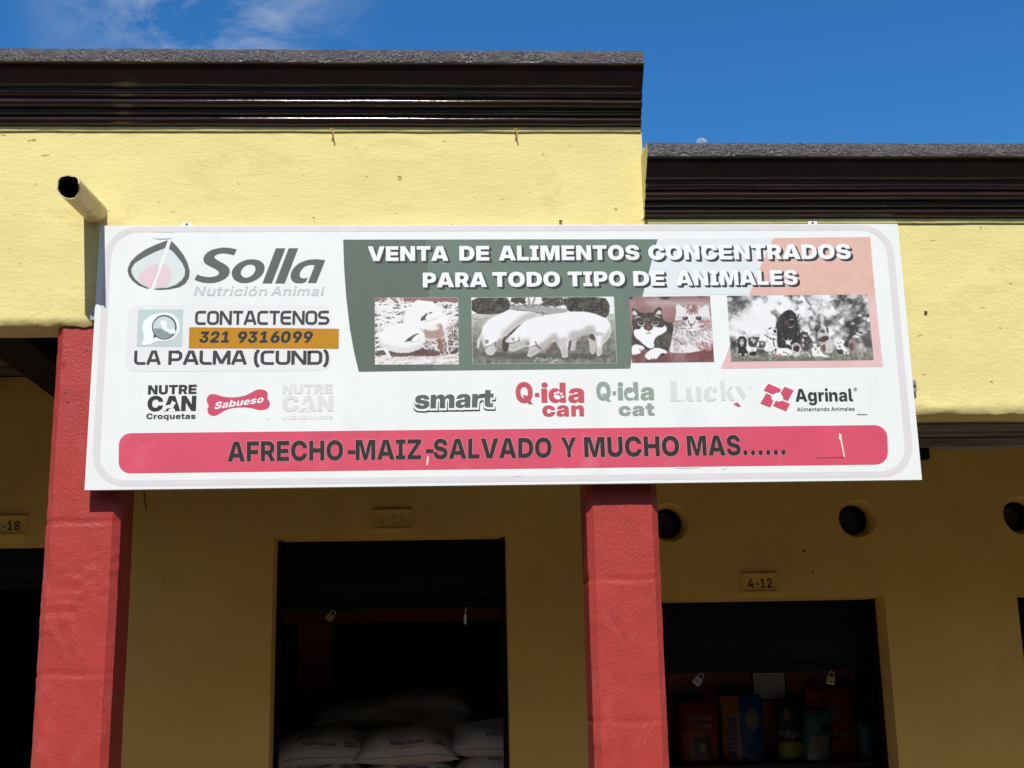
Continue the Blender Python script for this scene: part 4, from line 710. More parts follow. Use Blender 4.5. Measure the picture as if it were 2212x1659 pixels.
# partition walls and floors of the shops
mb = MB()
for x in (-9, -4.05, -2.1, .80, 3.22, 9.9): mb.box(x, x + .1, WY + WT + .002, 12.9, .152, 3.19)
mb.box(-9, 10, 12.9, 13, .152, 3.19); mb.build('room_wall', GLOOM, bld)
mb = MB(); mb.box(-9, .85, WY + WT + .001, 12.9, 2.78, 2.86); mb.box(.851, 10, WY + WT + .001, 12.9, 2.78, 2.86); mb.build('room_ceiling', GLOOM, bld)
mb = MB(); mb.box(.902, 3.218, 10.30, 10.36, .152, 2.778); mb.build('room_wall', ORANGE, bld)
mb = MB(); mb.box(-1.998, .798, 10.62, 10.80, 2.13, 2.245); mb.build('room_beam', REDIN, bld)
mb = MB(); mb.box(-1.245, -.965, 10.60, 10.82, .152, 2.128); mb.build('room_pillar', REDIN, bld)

# rolling shutters
def shutter(x0, x1, ztop, zbot, ydep):
    y = WY + (WT + .045 if ztop > 2.6 or (x0 > 1 and ztop > 2.2) else ydep); mb = MB(); n = max(2, int((ztop - zbot) / .022)); rows = []
    for i in range(n * 4 + 1):
        z = zbot + (ztop - zbot) * i / (n * 4); rows.append([(x0 + .002, y - (.0012 if z > zbot + .30 * (ztop - zbot) else .003) * abs(math.sin(math.pi * i / 4)) - .004 * jit(0, 0, z, 3), z), (x1 - .002, y - (.0012 if z > zbot + .30 * (ztop - zbot) else .003) * abs(math.sin(math.pi * i / 4)) - .004 * jit(5, 0, z, 3), z)])
    mb.quadgrid(rows, 0, True)
    mb.quadgrid([[(x0, y + .03, zbot), (x1, y + .03, zbot)], [(x0, y + .03, ztop), (x1, y + .03, ztop)]], 0, False)
    sh = mb.build('roller_shutter', NAVY, bld)
    mb = MB(); mb.box(x0 + .004, x1 - .004, y - .022, y + .022, zbot - .045, zbot - .001); mb.build('bottom_bar', NAVY, sh)
    for a in (x0 + .0015, x1 - .0335):
        mb = MB(); mb.box(a, a + .032, max(y - .055, 0) if y < WY + WT else WY + .20, y - .012 if y < WY + WT else WY + .245, .152, (ztop if y < WY + WT else min(t_ for a_, b_, t_ in ops if abs(a_ - x0) < .01)) - .003); mb.build('guide_rail', NAVY, sh)
    return sh
shutter(-1.148, .366, 2.72, 2.168, .27)
shutter(1.352, 2.850, 2.28, 1.708, .27)
shutter(3.737, 5.23, 2.111, .20, .12)
shutter(-3.95, -2.40, 2.547, 2.32, .20)

# house number plates
def plate(x0, x1, z0, z1, txt, m, x_off=0.0):
    mb = MB(); mb.box(x0, x1, WY - .010, WY - .001, z0, z1)
    t = .010
    for q in ((x0 - .012, x1 + .012, z0 - .014, z0), (x0 - .012, x1 + .012, z1, z1 + .014)): mb.box(q[0], q[1], WY - .020, WY - .001, q[2], q[3])
    for q in ((x0 - .012, x0, z0, z1), (x1, x1 + .012, z0, z1)): mb.box(q[0], q[1], WY - .017, WY - .001, q[2], q[3])
    pl = mb.build('number_plate', YELSHADE, bld)
    gs, a, b = run_text('S', txt, 60); mb = MB(); w = (x1 - x0) * .74; h = (z1 - z0) * .56; xa = (x0 + x1) / 2 - w / 2; za = (z0 + z1) / 2 - h / 2
    for g, k in gs: mb.poly([[(xa + w * (px - a) / (b - a), WY - .0125 - .0003 * k, za + h * py / 727) for px, py in c] for c in g])
    mb.build('numerals', m, pl)
plate(-.497, -.265, 2.622, 2.728, '4-16', mat('yellowed numeral paint', alb(196, 166, 84), .7, .2))
plate(1.918, 2.132, 2.172, 2.276, '4-12', NUM)
plate(-2.965, -2.745, 2.618, 2.722, '4-18', NUM)

# drain pipe poking out of the parapet
b0 = P(207, 460, FACE); tip = P(151, 404, FACE - .43)
ax = (tip - b0).normalized(); a_ = ax.cross(Vector((0, 0, 1))).normalized(); c_ = a_.cross(ax)
mb = MB()
def pring(t, r, jag=0): return [b0 + ax * ((tip - b0).length * t + jag * (.050 * max(0, math.cos(th - 2.9)) ** 3 - .016 * max(0, math.cos(th - 1.9)) ** 4 + .024 * max(0, math.cos(th - .9)) ** 4 + .014 * jit(math.cos(th), math.sin(th), 0, 3.5))) + (a_ * math.cos(th) + c_ * math.sin(th)) * r for th in (2 * math.pi * i / 32 for i in range(32))]
R0 = .061
mb.quadgrid([pring(-.12, R0), pring(.3, R0), pring(.7, R0), pring(.9, R0 * 1.01), pring(1.0, R0 * 1.01, 1)], 0, True, True)
mb.quadgrid([pring(1.0, R0 * 1.01, 1), pring(1.0, R0 * .91, 1)], 0, True, True)
mb.quadgrid([pring(1.0, R0 * .91, 1), pring(.2, R0 * .9)], 1, True, True); mb.face(pring(.2, R0 * .9), 1)
mb.build('drain_pipe', [PIPEM, DARK], bld)

# bent nails under the tall cornice
NAILY = mat('nail in yellow paint', alb(214, 186, 100), .6, .3)
for px, lab in ((717, 'bent nail in the wall under the tall cornice, above the green part of the sign'), (1114, 'bent nail in the wall under the tall cornice, nearest the step in the facade')):
    q = P(px, 281, FACE - .035); mb = MB()
    mb.tube([q + Vector((.000, .045, .004)), q + Vector((0, .004, .002)), q + Vector((.004, -.003, -.006)), q + Vector((.010, .002, -.030)), q + Vector((.008, .008, -.044))], [.0035, .0038, .0038, .0034, .003], 8)
    mb.tube([q + Vector((.001, -.006, .006)), q + Vector((-.001, -.002, .000))], [.007, .007], 8)
    tag(mb.build('bent_nail', NAILY), lab, 'nail', 'bent nails under the tall cornice')

# mud specks on the plaster and a stub of wire on the shaded wall
for px, py, Y, r in ((1211, 478, FACE - .012, .010), (2000, 674, FACE - .012, .009), (1266, 1386, WY - .002, .014), (1738, 1190, WY - .002, .009), (1756, 1236, WY - .002, .008), (142, 848.5, FACE - .012, .006)):
    c = P(px, py, Y); mb = MB()
    mb.quadgrid([[c + Vector((r * math.cos(t) * math.cos(f) * (1 + .5 * jit(math.cos(t), f, px, 2)), -r * .5 * math.sin(f), r * .7 * math.sin(t) * math.cos(f) * (1 + .5 * jit(math.sin(t), f, px, 2)))) for t in (2 * math.pi * i / 12 for i in range(12))] for f in (0, .5, 1.0, 1.5)], 0, True, True)
    mb.build('mud_speck', RUST, bld)
q0, q1, q2 = P(311, 1058, WY - .012), P(312, 1078, WY - .016), P(317, 1101, WY - .012); mb = MB(); mb.tube([q0, q1, q2], [.003, .0035, .0025], 6)
tag(mb.build('wire_stub', JOIST), 'short dark wire stub on the shaded wall below the sign, right of the left pillar', 'wire')

# the moon, low over the right-hand parapet
d = RM @ np.array([(1515 - CX) / FPX, 1, -(311 - CY) / FPX]); d /= np.linalg.norm(d)
mc = Vector(EYE + d * 9000); mb = MB(); R = 9000 * 13.0 / FPX
mb.quadgrid([[mc + Vector((math.cos(a) * math.cos(b), math.sin(a) * math.cos(b), math.sin(b))) * R for a in (2 * math.pi * i / 48 for i in range(48))] for b in (math.pi * (j / 24 - .5) for j in range(25))], 0, True, True)
MM = bpy.data.materials.new('pale moon'); MM.use_nodes = True; n = MM.node_tree.nodes; l = MM.node_tree.links.new
em = n.new('ShaderNodeBsdfDiffuse'); tr = n.new('ShaderNodeBsdfTransparent'); ms = n.new('ShaderNodeMixShader')
nn = n.new('ShaderNodeTexNoise'); nn.inputs['Scale'].default_value = .035; nn.inputs['Detail'].default_value = 4; tcx = n.new('ShaderNodeTexCoord'); l(tcx.outputs['Object'], nn.inputs['Vector'])
mr2 = n.new('ShaderNodeMapRange'); mr2.inputs['From Min'].default_value = .35; mr2.inputs['From Max'].default_value = .65; mr2.inputs['To Min'].default_value = .22; mr2.inputs['To Max'].default_value = .5
l(nn.outputs['Fac'], mr2.inputs['Value']); l(mr2.outputs['Result'], ms.inputs['Fac'])
em.inputs['Color'].default_value = (.42, .46, .52, 1)
l(tr.outputs[0], ms.inputs[1]); l(em.outputs[0], ms.inputs[2]); l(ms.outputs[0], n['Material Output'].inputs['Surface'])
moon = tag(mb.build('moon', MM, origin=mc), 'pale daytime moon half hidden behind the lower parapet', 'moon')
# ------------------------------------------------------------------ the shop sign
def pm(name, r, g, b, var=.05, dirt=.0, rough=.5): return mat('print ' + name, alb(r, g, b), rough, .3, var=var, vscale=9, dirt=alb(228, 222, 224) if dirt else None, dscale=6, damt=dirt)
WP = mat('white sign vinyl', alb(241, 244, 241), .45, .3, var=.035, vscale=3, stretch=(1, 1, .5), dirt=alb(214, 212, 214), dscale=3.5, damt=.28, bump=.05, bscale=3)
BAND = pm('pale border', 226, 222, 223, .05); BOX = pm('contact box', 235, 237, 236, .03)
CHAR = pm('charcoal grey', 96, 101, 97, .06); LAV = pm('faded lavender', 203, 206, 210, .06); INK = pm('dark ink', 66, 66, 70, .1)
MINT = pm('pale mint', 223, 231, 230, .03); PINK = pm('pale pink', 233, 209, 212, .04); WHT = pm('white letter', 246, 248, 249, .02)
ICON = pm('icon teal', 196, 213, 211, .06); ICOND = pm('icon ring', 84, 96, 95, .15); ICONL = pm('icon upper', 206, 219, 219, .05); ICONM = pm('icon lower', 138, 158, 155, .08)
OCHRE = pm('ochre strip', 196, 136, 4, .06); NAVYI = pm('navy digits', 38, 50, 62, .15)
GRD = pm('green dark', 96, 110, 99, .07); GRL = pm('green light', 109, 127, 115, .07); PALEB = pm('pale blue', 227, 235, 236, .03); SALM = pm('salmon', 230, 187, 171, .08, .25); SALM2 = pm('salmon lower', 233, 193, 190, .06, .25)
SHAD = pm('letter shade', 62, 63, 65, .1); BLK = pm('logo black', 54, 57, 59, .12); FAINT = pm('faint logo', 225, 226, 227, .03); FAINT2 = pm('fainter logo', 232, 233, 233, .02)
RASP = pm('raspberry', 213, 82, 108, .08); RASP2 = pm('logo red', 203, 88, 99, .08); SAGE = pm('sage', 152, 167, 157, .08); SIL = pm('silver', 221, 223, 224, .03)
SMT = pm('smart grey', 98, 106, 100, .3); BAR = mat('print raspberry bar', alb(220, 84, 108), .5, .3, var=.08, vscale=5, dirt=alb(226, 120, 142), dscale=4, damt=.55); SCR = pm('scratch', 238, 226, 200, .05)
SLOG = pm('slogan ink', 46, 47, 46, .15)
BARL = pm('lettering edge', 232, 158, 168, .05)
SIDE = mat('sign panel edge', alb(222, 226, 230), .5, .3); BACKM = mat('sign panel back', (.05, .05, .05), .7, .2)

c4 = [P(217, 487, YS), P(1937, 484, YS), P(1994, 1035, YS), P(181, 1060, YS)]
X0 = (c4[0].x + c4[3].x) / 2; X1 = (c4[1].x + c4[2].x) / 2; Z1 = (c4[0].z + c4[1].z) / 2; Z0 = (c4[2].z + c4[3].z) / 2
sign = tag(empty('shop_sign', ((X0 + X1) / 2, YS + .02, Z0)), 'big white sign board with animal photographs, brand logos and a red slogan bar', 'sign')
TH = .030
mb = MB(); nx, nz_ = 90, 30
def sag(x, z): return .0035 * jit(x, 0, z, .9, 3) + .0010 * jit(x, 0, z, 3.5, 4)
mb.quadgrid([[(X0 + (X1 - X0) * i / nx, YS, Z0 + (Z1 - Z0) * j / nz_) for i in range(nx + 1)] for j in range(nz_ + 1)], 0, True)
mb.face([(X0, YS + TH, Z0), (X1, YS + TH, Z0), (X1, YS + TH, Z1), (X0, YS + TH, Z1)], 1)
for q in ([(X0, YS, Z0), (X1, YS, Z0), (X1, YS + TH, Z0), (X0, YS + TH, Z0)], [(X0, YS, Z1), (X1, YS, Z1), (X1, YS + TH, Z1), (X0, YS + TH, Z1)], [(X0, YS, Z0), (X0, YS, Z1), (X0, YS + TH, Z1), (X0, YS + TH, Z0)], [(X1, YS, Z0), (X1, YS, Z1), (X1, YS + TH, Z1), (X1, YS + TH, Z0)]): mb.face(q, 2)
mb.build('panel', [WP, BACKM, SIDE], sign)
# steel rails behind the panel
mb = MB()
for z in (Z0 + .12, Z1 - .12): mb.box(X0 + .05, X1 - .05, YS + TH + .001, FACE - .016, z - .015, z + .015)
mb.build('mounting_rail', STEEL, sign)
def wc(x, z, layer): return (x, YS - .0006 * layer, z)
# printed border band
mb = MB()
def rr(x0, x1, z0, z1, r): return [wc(px, pz, 1) for px, pz in rounded_px((x0, z1), (x1, z1), (x1, z0), (x0, z0), r, 10)]
mb.poly([rr(X0 + .030, X1 - .034, Z0 + .016, Z1 - .006, .17), rr(X0 + .066, X1 - .073, Z0 + .046, Z1 - .036, .135)])
mb.build('border_band', BAND, sign)

z3 = Zm(200, 540, 3.16); z4 = Zm(840, 560, 3.0722); z5 = Zm(1540, 560, 2.8359); z6 = Zm(200, 920, 2.0481); z7 = Zm(1000, 920, 1.6507)
zs = Zm(480, 590, 6.32); zc = Zm(330, 760, 4.1736); zn = Zm(350, 940, 4.3373); zm = Zm(1010, 930, 4.7064); zl = Zm(1640, 930, 4.0963)
# leaf-shaped emblem
A = Art()
A.poly([(693, 190), (600, 225), (520, 262), (450, 310), (400, 360), (378, 410), (376, 440), (388, 475), (415, 510), (462, 546), (530, 572), (545, 573), (485, 541), (435, 500), (408, 453), (405, 415), (432, 372), (503, 327), (583, 287), (671, 251)], CHAR, 3, z3)
A.poly([(722, 195), (770, 245), (820, 310), (850, 370), (866, 430), (862, 480), (834, 530), (785, 560), (705, 577), (630, 581), (580, 578), (600, 574), (690, 567), (758, 544), (803, 509), (828, 470), (830, 422), (808, 372), (770, 322), (736, 282), (702, 255)], CHAR, 3, z3)
A.poly([(672, 252), (583, 288), (503, 328), (432, 373), (406, 415), (409, 453), (435, 499), (486, 541), (548, 572), (558, 545)], MINT, 1.6, z3)
A.poly([(700, 256), (736, 283), (770, 323), (808, 373), (829, 423), (827, 470), (802, 508), (757, 543), (690, 566), (600, 573), (582, 573)], MINT, 1.6, z3)
A.poly(smoothed([(634, 372), (585, 383), (525, 408), (478, 445), (462, 482), (472, 515), (505, 548), (545, 567), (556, 570)], 1), PINK, 2.4, z3)
A.poly(smoothed([(652, 373), (690, 390), (716, 435), (723, 480), (708, 522), (680, 553), (638, 568), (588, 572)], 1), PINK, 2.4, z3)
A.build('leaf_emblem', sign)
A = Art(); sm = lambda p: smoothed(p, 1)
A.poly([(708, 212), (640, 195), (560, 183), (480, 182), (400, 195), (310, 220), (240, 260), (195, 310), (178, 360), (185, 400), (215, 440), (290, 480), (360, 515), (405, 545), (428, 575), (420, 605), (385, 630), (330, 645), (260, 650), (190, 640), (130, 625), (85, 605), (38, 690), (100, 715), (180, 735), (260, 742), (350, 738), (440, 715), (520, 675), (575, 625), (598, 565), (590, 515), (560, 475), (510, 440), (440, 405), (385, 370), (355, 345), (355, 325), (375, 300), (420, 280), (480, 272), (550, 275), (610, 288), (660, 303)], CHAR, 2, zs)
A.poly(sm([(960, 366), (1040, 375), (1105, 410), (1142, 455), (1150, 510), (1130, 580), (1080, 645), (1000, 700), (910, 735), (820, 745), (740, 730), (680, 700), (640, 650), (625, 595), (635, 540), (675, 480), (740, 425), (820, 388), (890, 370)]), CHAR, 2, zs, [sm([(920, 448), (970, 455), (1000, 490), (1005, 530), (985, 580), (945, 625), (890, 655), (840, 660), (795, 640), (770, 600), (772, 560), (795, 515), (840, 470), (880, 452)])])
A.poly([(1325, 193), (1475, 193), (1262, 747), (1113, 747)], CHAR, 2, zs); A.poly([(1528, 193), (1677, 193), (1465, 747), (1313, 747)], CHAR, 2, zs)
A.poly([(2105, 383), (2040, 372), (1950, 366), (1860, 372), (1770, 395), (1690, 430), (1625, 485), (1580, 545), (1558, 610), (1560, 665), (1585, 710), (1630, 738), (1690, 747), (1750, 740), (1800, 718), (1830, 655), (1790, 668), (1750, 670), (1715, 655), (1700, 625), (1705, 580), (1730, 530), (1775, 485), (1830, 460), (1890, 454), (1942, 458), (1830, 740), (1962, 740)], CHAR, 2, zs)
A.build('brand_lettering', sign)
for w_, a_x, b_x in (('Nutrición', 28, 1172), ('Animal', 1243, 2080)):
    A = Art(); A.text('S', w_, zs(a_x, 942), zs(b_x, 944), LAV, 2, cap=146 / 6.32 * K, shear=.22, track=25); A.build('tagline_lettering', sign)

# contact block
A = Art(); A.poly(rounded_px(z3(385, 706), z3(1985, 700), z3(1985, 1222), z3(350, 1230), 22), BOX, 1); A.build('contact_box', sign)
A = Art()
A.poly([(65, 60), (535, 57), (522, 445), (50, 443)], ICON, 2, zc)
A.poly(smoothed([(300, 90), (400, 90), (460, 130), (500, 210), (495, 290), (450, 350), (380, 385), (280, 385), (230, 400), (180, 425), (110, 430), (95, 415), (125, 370), (120, 300), (105, 240), (120, 180), (160, 140), (220, 110)], 2), WHT, 3, zc)
A.ell(337, 242, 130, 129, ICOND, 4, zc, n=40); A.poly([(226, 300), (222, 357), (245, 345), (300, 352)], ICOND, 4.3, zc)
A.ell(334, 244, 115, 114, ICONL, 5, zc, n=40)
A.poly([(224, 255), (300, 255), (345, 285), (400, 310), (430, 305), (400, 335), (350, 352), (300, 350), (255, 325), (232, 290)], ICONM, 5.5, zc)
A.poly(smoothed([(300, 172), (345, 165), (372, 208), (345, 228), (400, 275), (435, 252), (464, 292), (430, 315), (380, 302), (320, 250), (292, 205)], 1), WHT, 6, zc)
A.build('phone_chat_icon', sign)
A = Art(); A.strokes('CONTACTENOS', zc(657, 218), zc(2056, 216), 146 / 4.1736 * K, INK, 2); A.build('contact_lettering', sign)
A = Art(); A.poly([(598, 242), (2160, 258), (2155, 466), (592, 464)], OCHRE, 2, zc); ps = A.build('phone_strip', sign)
for w_, a_x, b_x in (('321', 697, 1008), ('9316099', 1096, 1876)):
    A = Art(); A.text('K', w_, zc(a_x, 404), zc(b_x, 403), NAVYI, 3, cap=118 / 4.1736 * K, shear=.12, track=60); A.build('digits', ps)
for w_, a_x, b_x in (('LA', 20, 297), ('PALMA', 378, 1195), ('(CUND)', 1268, 2056)):
    A = Art(); A.strokes(w_, zc(a_x, 634), zc(b_x, 632), 147 / 4.1736 * K, INK, 2, h=.10); A.build('town_lettering', sign)

# picture banner
A = Art()
gl = [z4(55, 120), z4(62, 330), z4(78, 560), z4(106, 800), z4(138, 980), z4(175, 1135)]
gm0, gm1 = z4(690, 119), z4(748, 1127)
gr0, gr1, gr2 = z5(295, 108), z5(190, 500), z5(100, 1025)
A.poly(gl + [gm1, gm0], GRD, 1); A.poly([gm0, gm1, gr2, gr1, gr0], GRL, 1.05)
A.poly([z5(295.5, 108), z5(1115, 100), z5(1020, 310), z5(945, 500), z5(190.5, 500)], PALEB, 1)
mid = z5(1838, 500)
A.poly([z5(1115.5, 100), z5(1802, 92), z5(1830, 420), mid, z5(945.5, 500), z5(1020.5, 310)], SALM, 1.05)
A.poly([z5(945.5, 500.5), (mid[0], mid[1] + .2), z5(1893, 1012), z5(745, 1025)], SALM2, 1.05)
A.build('picture_banner', sign)
def headline(words, p0, p1):
    for w_, xa, xb in words:
        f = lambda x: (x, p0[1] + (p1[1] - p0[1]) * (x - p0[0]) / (p1[0] - p0[0]))
        A = Art()
        for k, q in enumerate((1, .66, .33)): A.text('K', w_, f(xa), f(xb), SHAD, 2 + .3 * k, cap=31.8, off=(5.4 * q, 4.6 * q), track=14)
        A.text('K', w_, f(xa), f(xb), WHT, 3.2, cap=31.8, track=14); A.build('headline_lettering', sign)
headline((('VENTA', 794.7, 968.5), ('DE', 992.4, 1057), ('ALIMENTOS', 1077.5, 1381.5), ('CONCENTRADOS', 1401.5, 1838.5)), z4(245, 285), z5(1668, 247))
headline((('PARA', 913.5, 1052), ('TODO', 1064, 1210), ('TIPO', 1227, 1350.5), ('DE', 1368.7, 1436), ('ANIMALES', 1461, 1723.7)), z4(668, 487), z5(1290, 430))

# the printed photographs
PRINT = mat('printed photograph', (1, 1, 1, 1), .5, .3, attr='print', var=.03, vscale=30)
def chicks():
    p = Paint(2018, 1659, 8, (104, 92, 93)); W = (240, 240, 240)
    p.strokes(260, (60, 180, 1950, 1600), (150, 420), (10, 30), lambda x, y: -25 + 40 * math.sin(x * .01 + y * .004), .5, [(165, 140, 128), (120, 98, 94), (80, 70, 70)])
    p.strokes(215, (60, 170, 1950, 640), (140, 360), (14, 40), lambda x, y: -6, .35, [W, (232, 230, 230), (245, 245, 245)])
    p.strokes(90, (60, 600, 600, 1250), (90, 260), (14, 34), lambda x, y: -20, .5, [W])
    p.strokes(95, (1180, 640, 1950, 1300), (150, 420), (10, 22), lambda x, y: 35 if (x + y) % 3 < 1 else -40, .5, [W, (226, 214, 204)])
    p.strokes(240, (60, 1390, 1950, 1600), (200, 520), (12, 34), lambda x, y: -14, .25, [W, (230, 228, 226), (200, 186, 180)])
    p.poly([(62, 60), (1960, 60), (1940, 215), (1600, 160), (1300, 165), (700, 165), (560, 215), (330, 165), (200, 195), (62, 170)], (148, 108, 108), 8); p.strokes(14, (62, 90, 700, 210), (80, 240), (16, 34), 20, .6, [W])
    p.poly([(330, 1250), (600, 1330), (880, 1310), (1150, 1220), (1560, 1290), (1460, 1400), (1000, 1390), (600, 1405), (390, 1400)], (96, 74, 70), 20, .9)
    mk = p.poly([(1010, 118), (900, 230), (800, 340), (715, 450), (690, 560), (700, 660), (900, 720), (1140, 780), (1250, 1010), (1450, 1025), (1620, 1000), (1670, 900), (1640, 770), (1705, 650), (1705, 520), (1600, 420), (1520, 330), (1450, 225), (1300, 160), (1150, 150)], (243, 243, 242), 16); p.strokes(120, (700, 150, 1700, 700), (40, 110), (6, 12), -60, .6, [(226, 222, 216), (246, 246, 246), (220, 215, 210)], .35, mk)
    p.poly([(1150, 760), (1300, 835), (1400, 800), (1450, 690), (1560, 650), (1600, 790), (1640, 930), (1560, 1010), (1250, 1010), (1180, 930)], (172, 142, 130), 50, .95)
    p.ell(1390, 760, 110, 60, (238, 234, 232), .8)
    p.poly([(1445, 1000), (1560, 1000), (1605, 1300), (1520, 1300)], (146, 108, 96), 12); p.line([(1600, 1200), (1620, 1330)], 24, (220, 190, 184))
    mk = p.poly([(130, 960), (170, 880), (250, 800), (350, 730), (470, 690), (600, 660), (720, 650), (920, 660), (1100, 780), (1190, 910), (1190, 1060), (1130, 1210), (950, 1275), (800, 1325), (600, 1312), (450, 1290), (330, 1255), (220, 1190), (160, 1100)], (243, 244, 243), 16); p.bottom_shade(mk, 120, 70, (206, 196, 188), .5); p.strokes(140, (130, 660, 1200, 1320), (40, 110), (6, 12), -30, .6, [(226, 222, 216), (246, 246, 246), (220, 215, 210)], .3, mk)
    p.line([(300, 1240), (390, 1400)], 70, (240, 240, 240))
    for q, c in (([(1085, 605), (1105, 520), (1160, 500), (1235, 410), (1258, 450), (1190, 535), (1225, 575), (1150, 590)], (84, 70, 72)), ([(720, 1082), (785, 1020), (800, 980), (850, 975), (960, 900), (1070, 880), (960, 955), (890, 1005), (905, 1045), (800, 1060)], (86, 74, 76))): p.poly(q, c, 8, .95)
    p.ell(1315, 420, 34, 20, (110, 104, 108), .8); p.line([(1190, 620), (1330, 585), (1480, 535)], 14, (182, 180, 182), .8); p.line([(860, 1085), (990, 1075), (1090, 1010)], 16, (176, 178, 182), .8)
    return p.finish(15, 46, 26, 30)
print_mesh('chick_photograph', chicks(), [(62, 83), (1932, 76), (1950, 1581), (65, 1586)], Zm(930, 735, 8.969), sign, 200, 160, 2.5, PRINT, (222, 214, 206))
def pigs():
    p = Paint(2212, 1106, 6, (236, 237, 236)); W = (240, 241, 241); n1 = p.noise(60, 3); n2 = p.noise(24, 8); n3 = p.noise(200, 5)
    g = np.clip(206 - 84 * np.clip((p.yy - 320) / 420, 0, 1) + 45 * (n1 - .5) + 40 * (n2 - .5), 60, 200); mk = (p.yy > 318).astype(float)
    p.a += (np.stack([g * 1.0, g * 1.01, g * .94], -1) - p.a) * mk[..., None]
    p.strokes(500, (50, 330, 2170, 1050), (40, 130), (4, 9), 0, .3, [(100, 102, 92), (160, 162, 150), (128, 130, 120)], .6)
    for q in ([(40, 70), (560, 70), (600, 130), (625, 200), (590, 265), (430, 332), (40, 312)], [(1440, 160), (1400, 70), (1990, 70), (2050, 160), (2065, 230), (2035, 380), (1900, 360), (1430, 290)]):
        mk = p.poly(q, (74, 71, 64), 10); p.a += ((n2 - .5) * 110)[..., None] * mk[..., None]
    p.poly([(620, 212), (1452, 225), (1440, 310), (1100, 330), (620, 262)], (166, 168, 162), 5); p.a += ((n1 - .5) * 20)[..., None]
    p.strokes(60, (620, 185, 1300, 212), (30, 70), (8, 16), 0, .3, [(130, 130, 124)])
    p.poly([(862, 70), (905, 70), (915, 275), (880, 275)], (160, 156, 150), 3); p.line([(925, 220), (975, 80)], 26, (150, 146, 140))
    p.strokes(60, (640, 75, 830, 160), (20, 60), (10, 24), 30, .9, [(70, 68, 62)]); p.strokes(120, (1090, 72, 1460, 190), (20, 70), (10, 26), 10, .9, [(72, 70, 64), (100, 98, 90)])
    p.line([(620, 245), (1040, 300), (1170, 322)], 8, (84, 84, 78)); p.line([(1088, 290), (1088, 335)], 12, (84, 84, 78))
    p.poly([(200, 900), (560, 880), (2050, 900), (2100, 970), (800, 985), (210, 935)], (74, 80, 68), 30, .6)
    p.poly([(500, 640), (650, 560), (760, 450), (800, 560), (640, 640), (590, 740), (590, 870), (500, 870)], (78, 68, 62), 10)
    mk = p.poly([(165, 660), (200, 560), (230, 470), (330, 380), (450, 330), (600, 285), (750, 272), (950, 285), (1080, 345), (900, 400), (800, 440), (640, 560), (560, 640), (510, 660), (480, 760), (400, 860), (370, 915), (290, 922), (250, 870), (250, 820), (205, 750), (195, 690), (170, 720), (160, 820), (135, 825), (125, 720), (140, 680)], W, 4); p.bottom_shade(mk, 110, 60, (184, 178, 174), .8)
    p.poly([(470, 690), (510, 640), (620, 560), (700, 490), (660, 500), (560, 560), (500, 640)], (196, 192, 190), 26, .9)
    p.poly([(400, 740), (500, 660), (490, 760), (400, 860)], (150, 144, 138), 22, .9)
    p.poly([(262, 820), (390, 760), (385, 850), (350, 890), (280, 880)], (204, 202, 200), 14, .9)
    p.line([(250, 815), (330, 775), (400, 735)], 12, (96, 92, 88)); p.line([(400, 730), (385, 790)], 16, (88, 82, 78)); p.ell(275, 722, 26, 28, (150, 134, 132), .5)
    p.poly([(1500, 640), (1600, 640), (1570, 760), (1560, 855), (1488, 858), (1500, 760)], (190, 188, 184), 8); p.poly([(1455, 660), (1505, 690), (1490, 850), (1450, 850)], (82, 76, 70), 8)
    p.poly([(1745, 640), (1850, 600), (1880, 740), (1845, 905), (1780, 908), (1765, 760)], (192, 188, 186), 8); p.poly([(1740, 650), (1830, 590), (1868, 720), (1800, 690)], (84, 76, 72), 12)
    p.poly([(1130, 840), (1280, 710), (1300, 760), (1225, 905), (1140, 910)], (112, 98, 90), 14)
    mk = p.poly([(1080, 345), (1200, 325), (1400, 300), (1600, 280), (1780, 295), (1900, 340), (2010, 378), (2062, 440), (2085, 540), (2080, 620), (2020, 720), (1950, 770), (1950, 900), (1910, 937), (1870, 925), (1880, 760), (1830, 600), (1740, 610), (1700, 650), (1600, 685), (1470, 690), (1460, 800), (1450, 900), (1462, 950), (1370, 962), (1360, 880), (1320, 780), (1265, 700), (1150, 800), (1000, 900), (930, 942), (855, 942), (880, 850), (905, 800), (820, 800), (760, 832), (650, 870), (580, 850), (605, 790), (612, 742), (545, 735), (550, 690), (640, 610), (750, 490), (870, 400)], W, 4); p.bottom_shade(mk, 120, 60, (178, 172, 168), .85)
    p.poly([(1480, 690), (1600, 660), (1720, 600), (1780, 540), (1700, 660), (1600, 690)], (170, 158, 150), 22, .9); p.poly([(1640, 640), (1735, 640), (1690, 690), (1625, 690)], (130, 110, 102), 10, .8)
    p.poly([(1280, 690), (1440, 640), (1455, 760), (1330, 800)], (200, 194, 190), 26, .9); p.poly([(1340, 790), (1450, 760), (1440, 850), (1370, 870)], (196, 190, 186), 16, .8)
    p.poly([(1000, 880), (1140, 780), (1240, 700), (1200, 800), (1100, 880)], (168, 158, 150), 24, .8); p.ell(1905, 612, 70, 26, (186, 182, 180), .9, .8)
    p.line([(545, 738), (640, 745), (745, 712), (738, 660)], 12, (92, 88, 84)); p.line([(910, 805), (990, 775), (1060, 830)], 14, (120, 114, 110)); p.line([(980, 725), (1010, 780), (1060, 820)], 12, (96, 92, 88))
    p.ell(655, 685, 30, 24, (176, 158, 156), .5); p.ell(866, 752, 28, 30, (158, 140, 138), .5); p.poly([(690, 840), (760, 770), (800, 800), (760, 832)], (200, 196, 194), 12, .9)
    p.strokes(26, (950, 960, 1350, 1040), (12, 30), (6, 12), 0, .8, [(214, 214, 208)])
    return p.finish(6, 40, 24, 26)
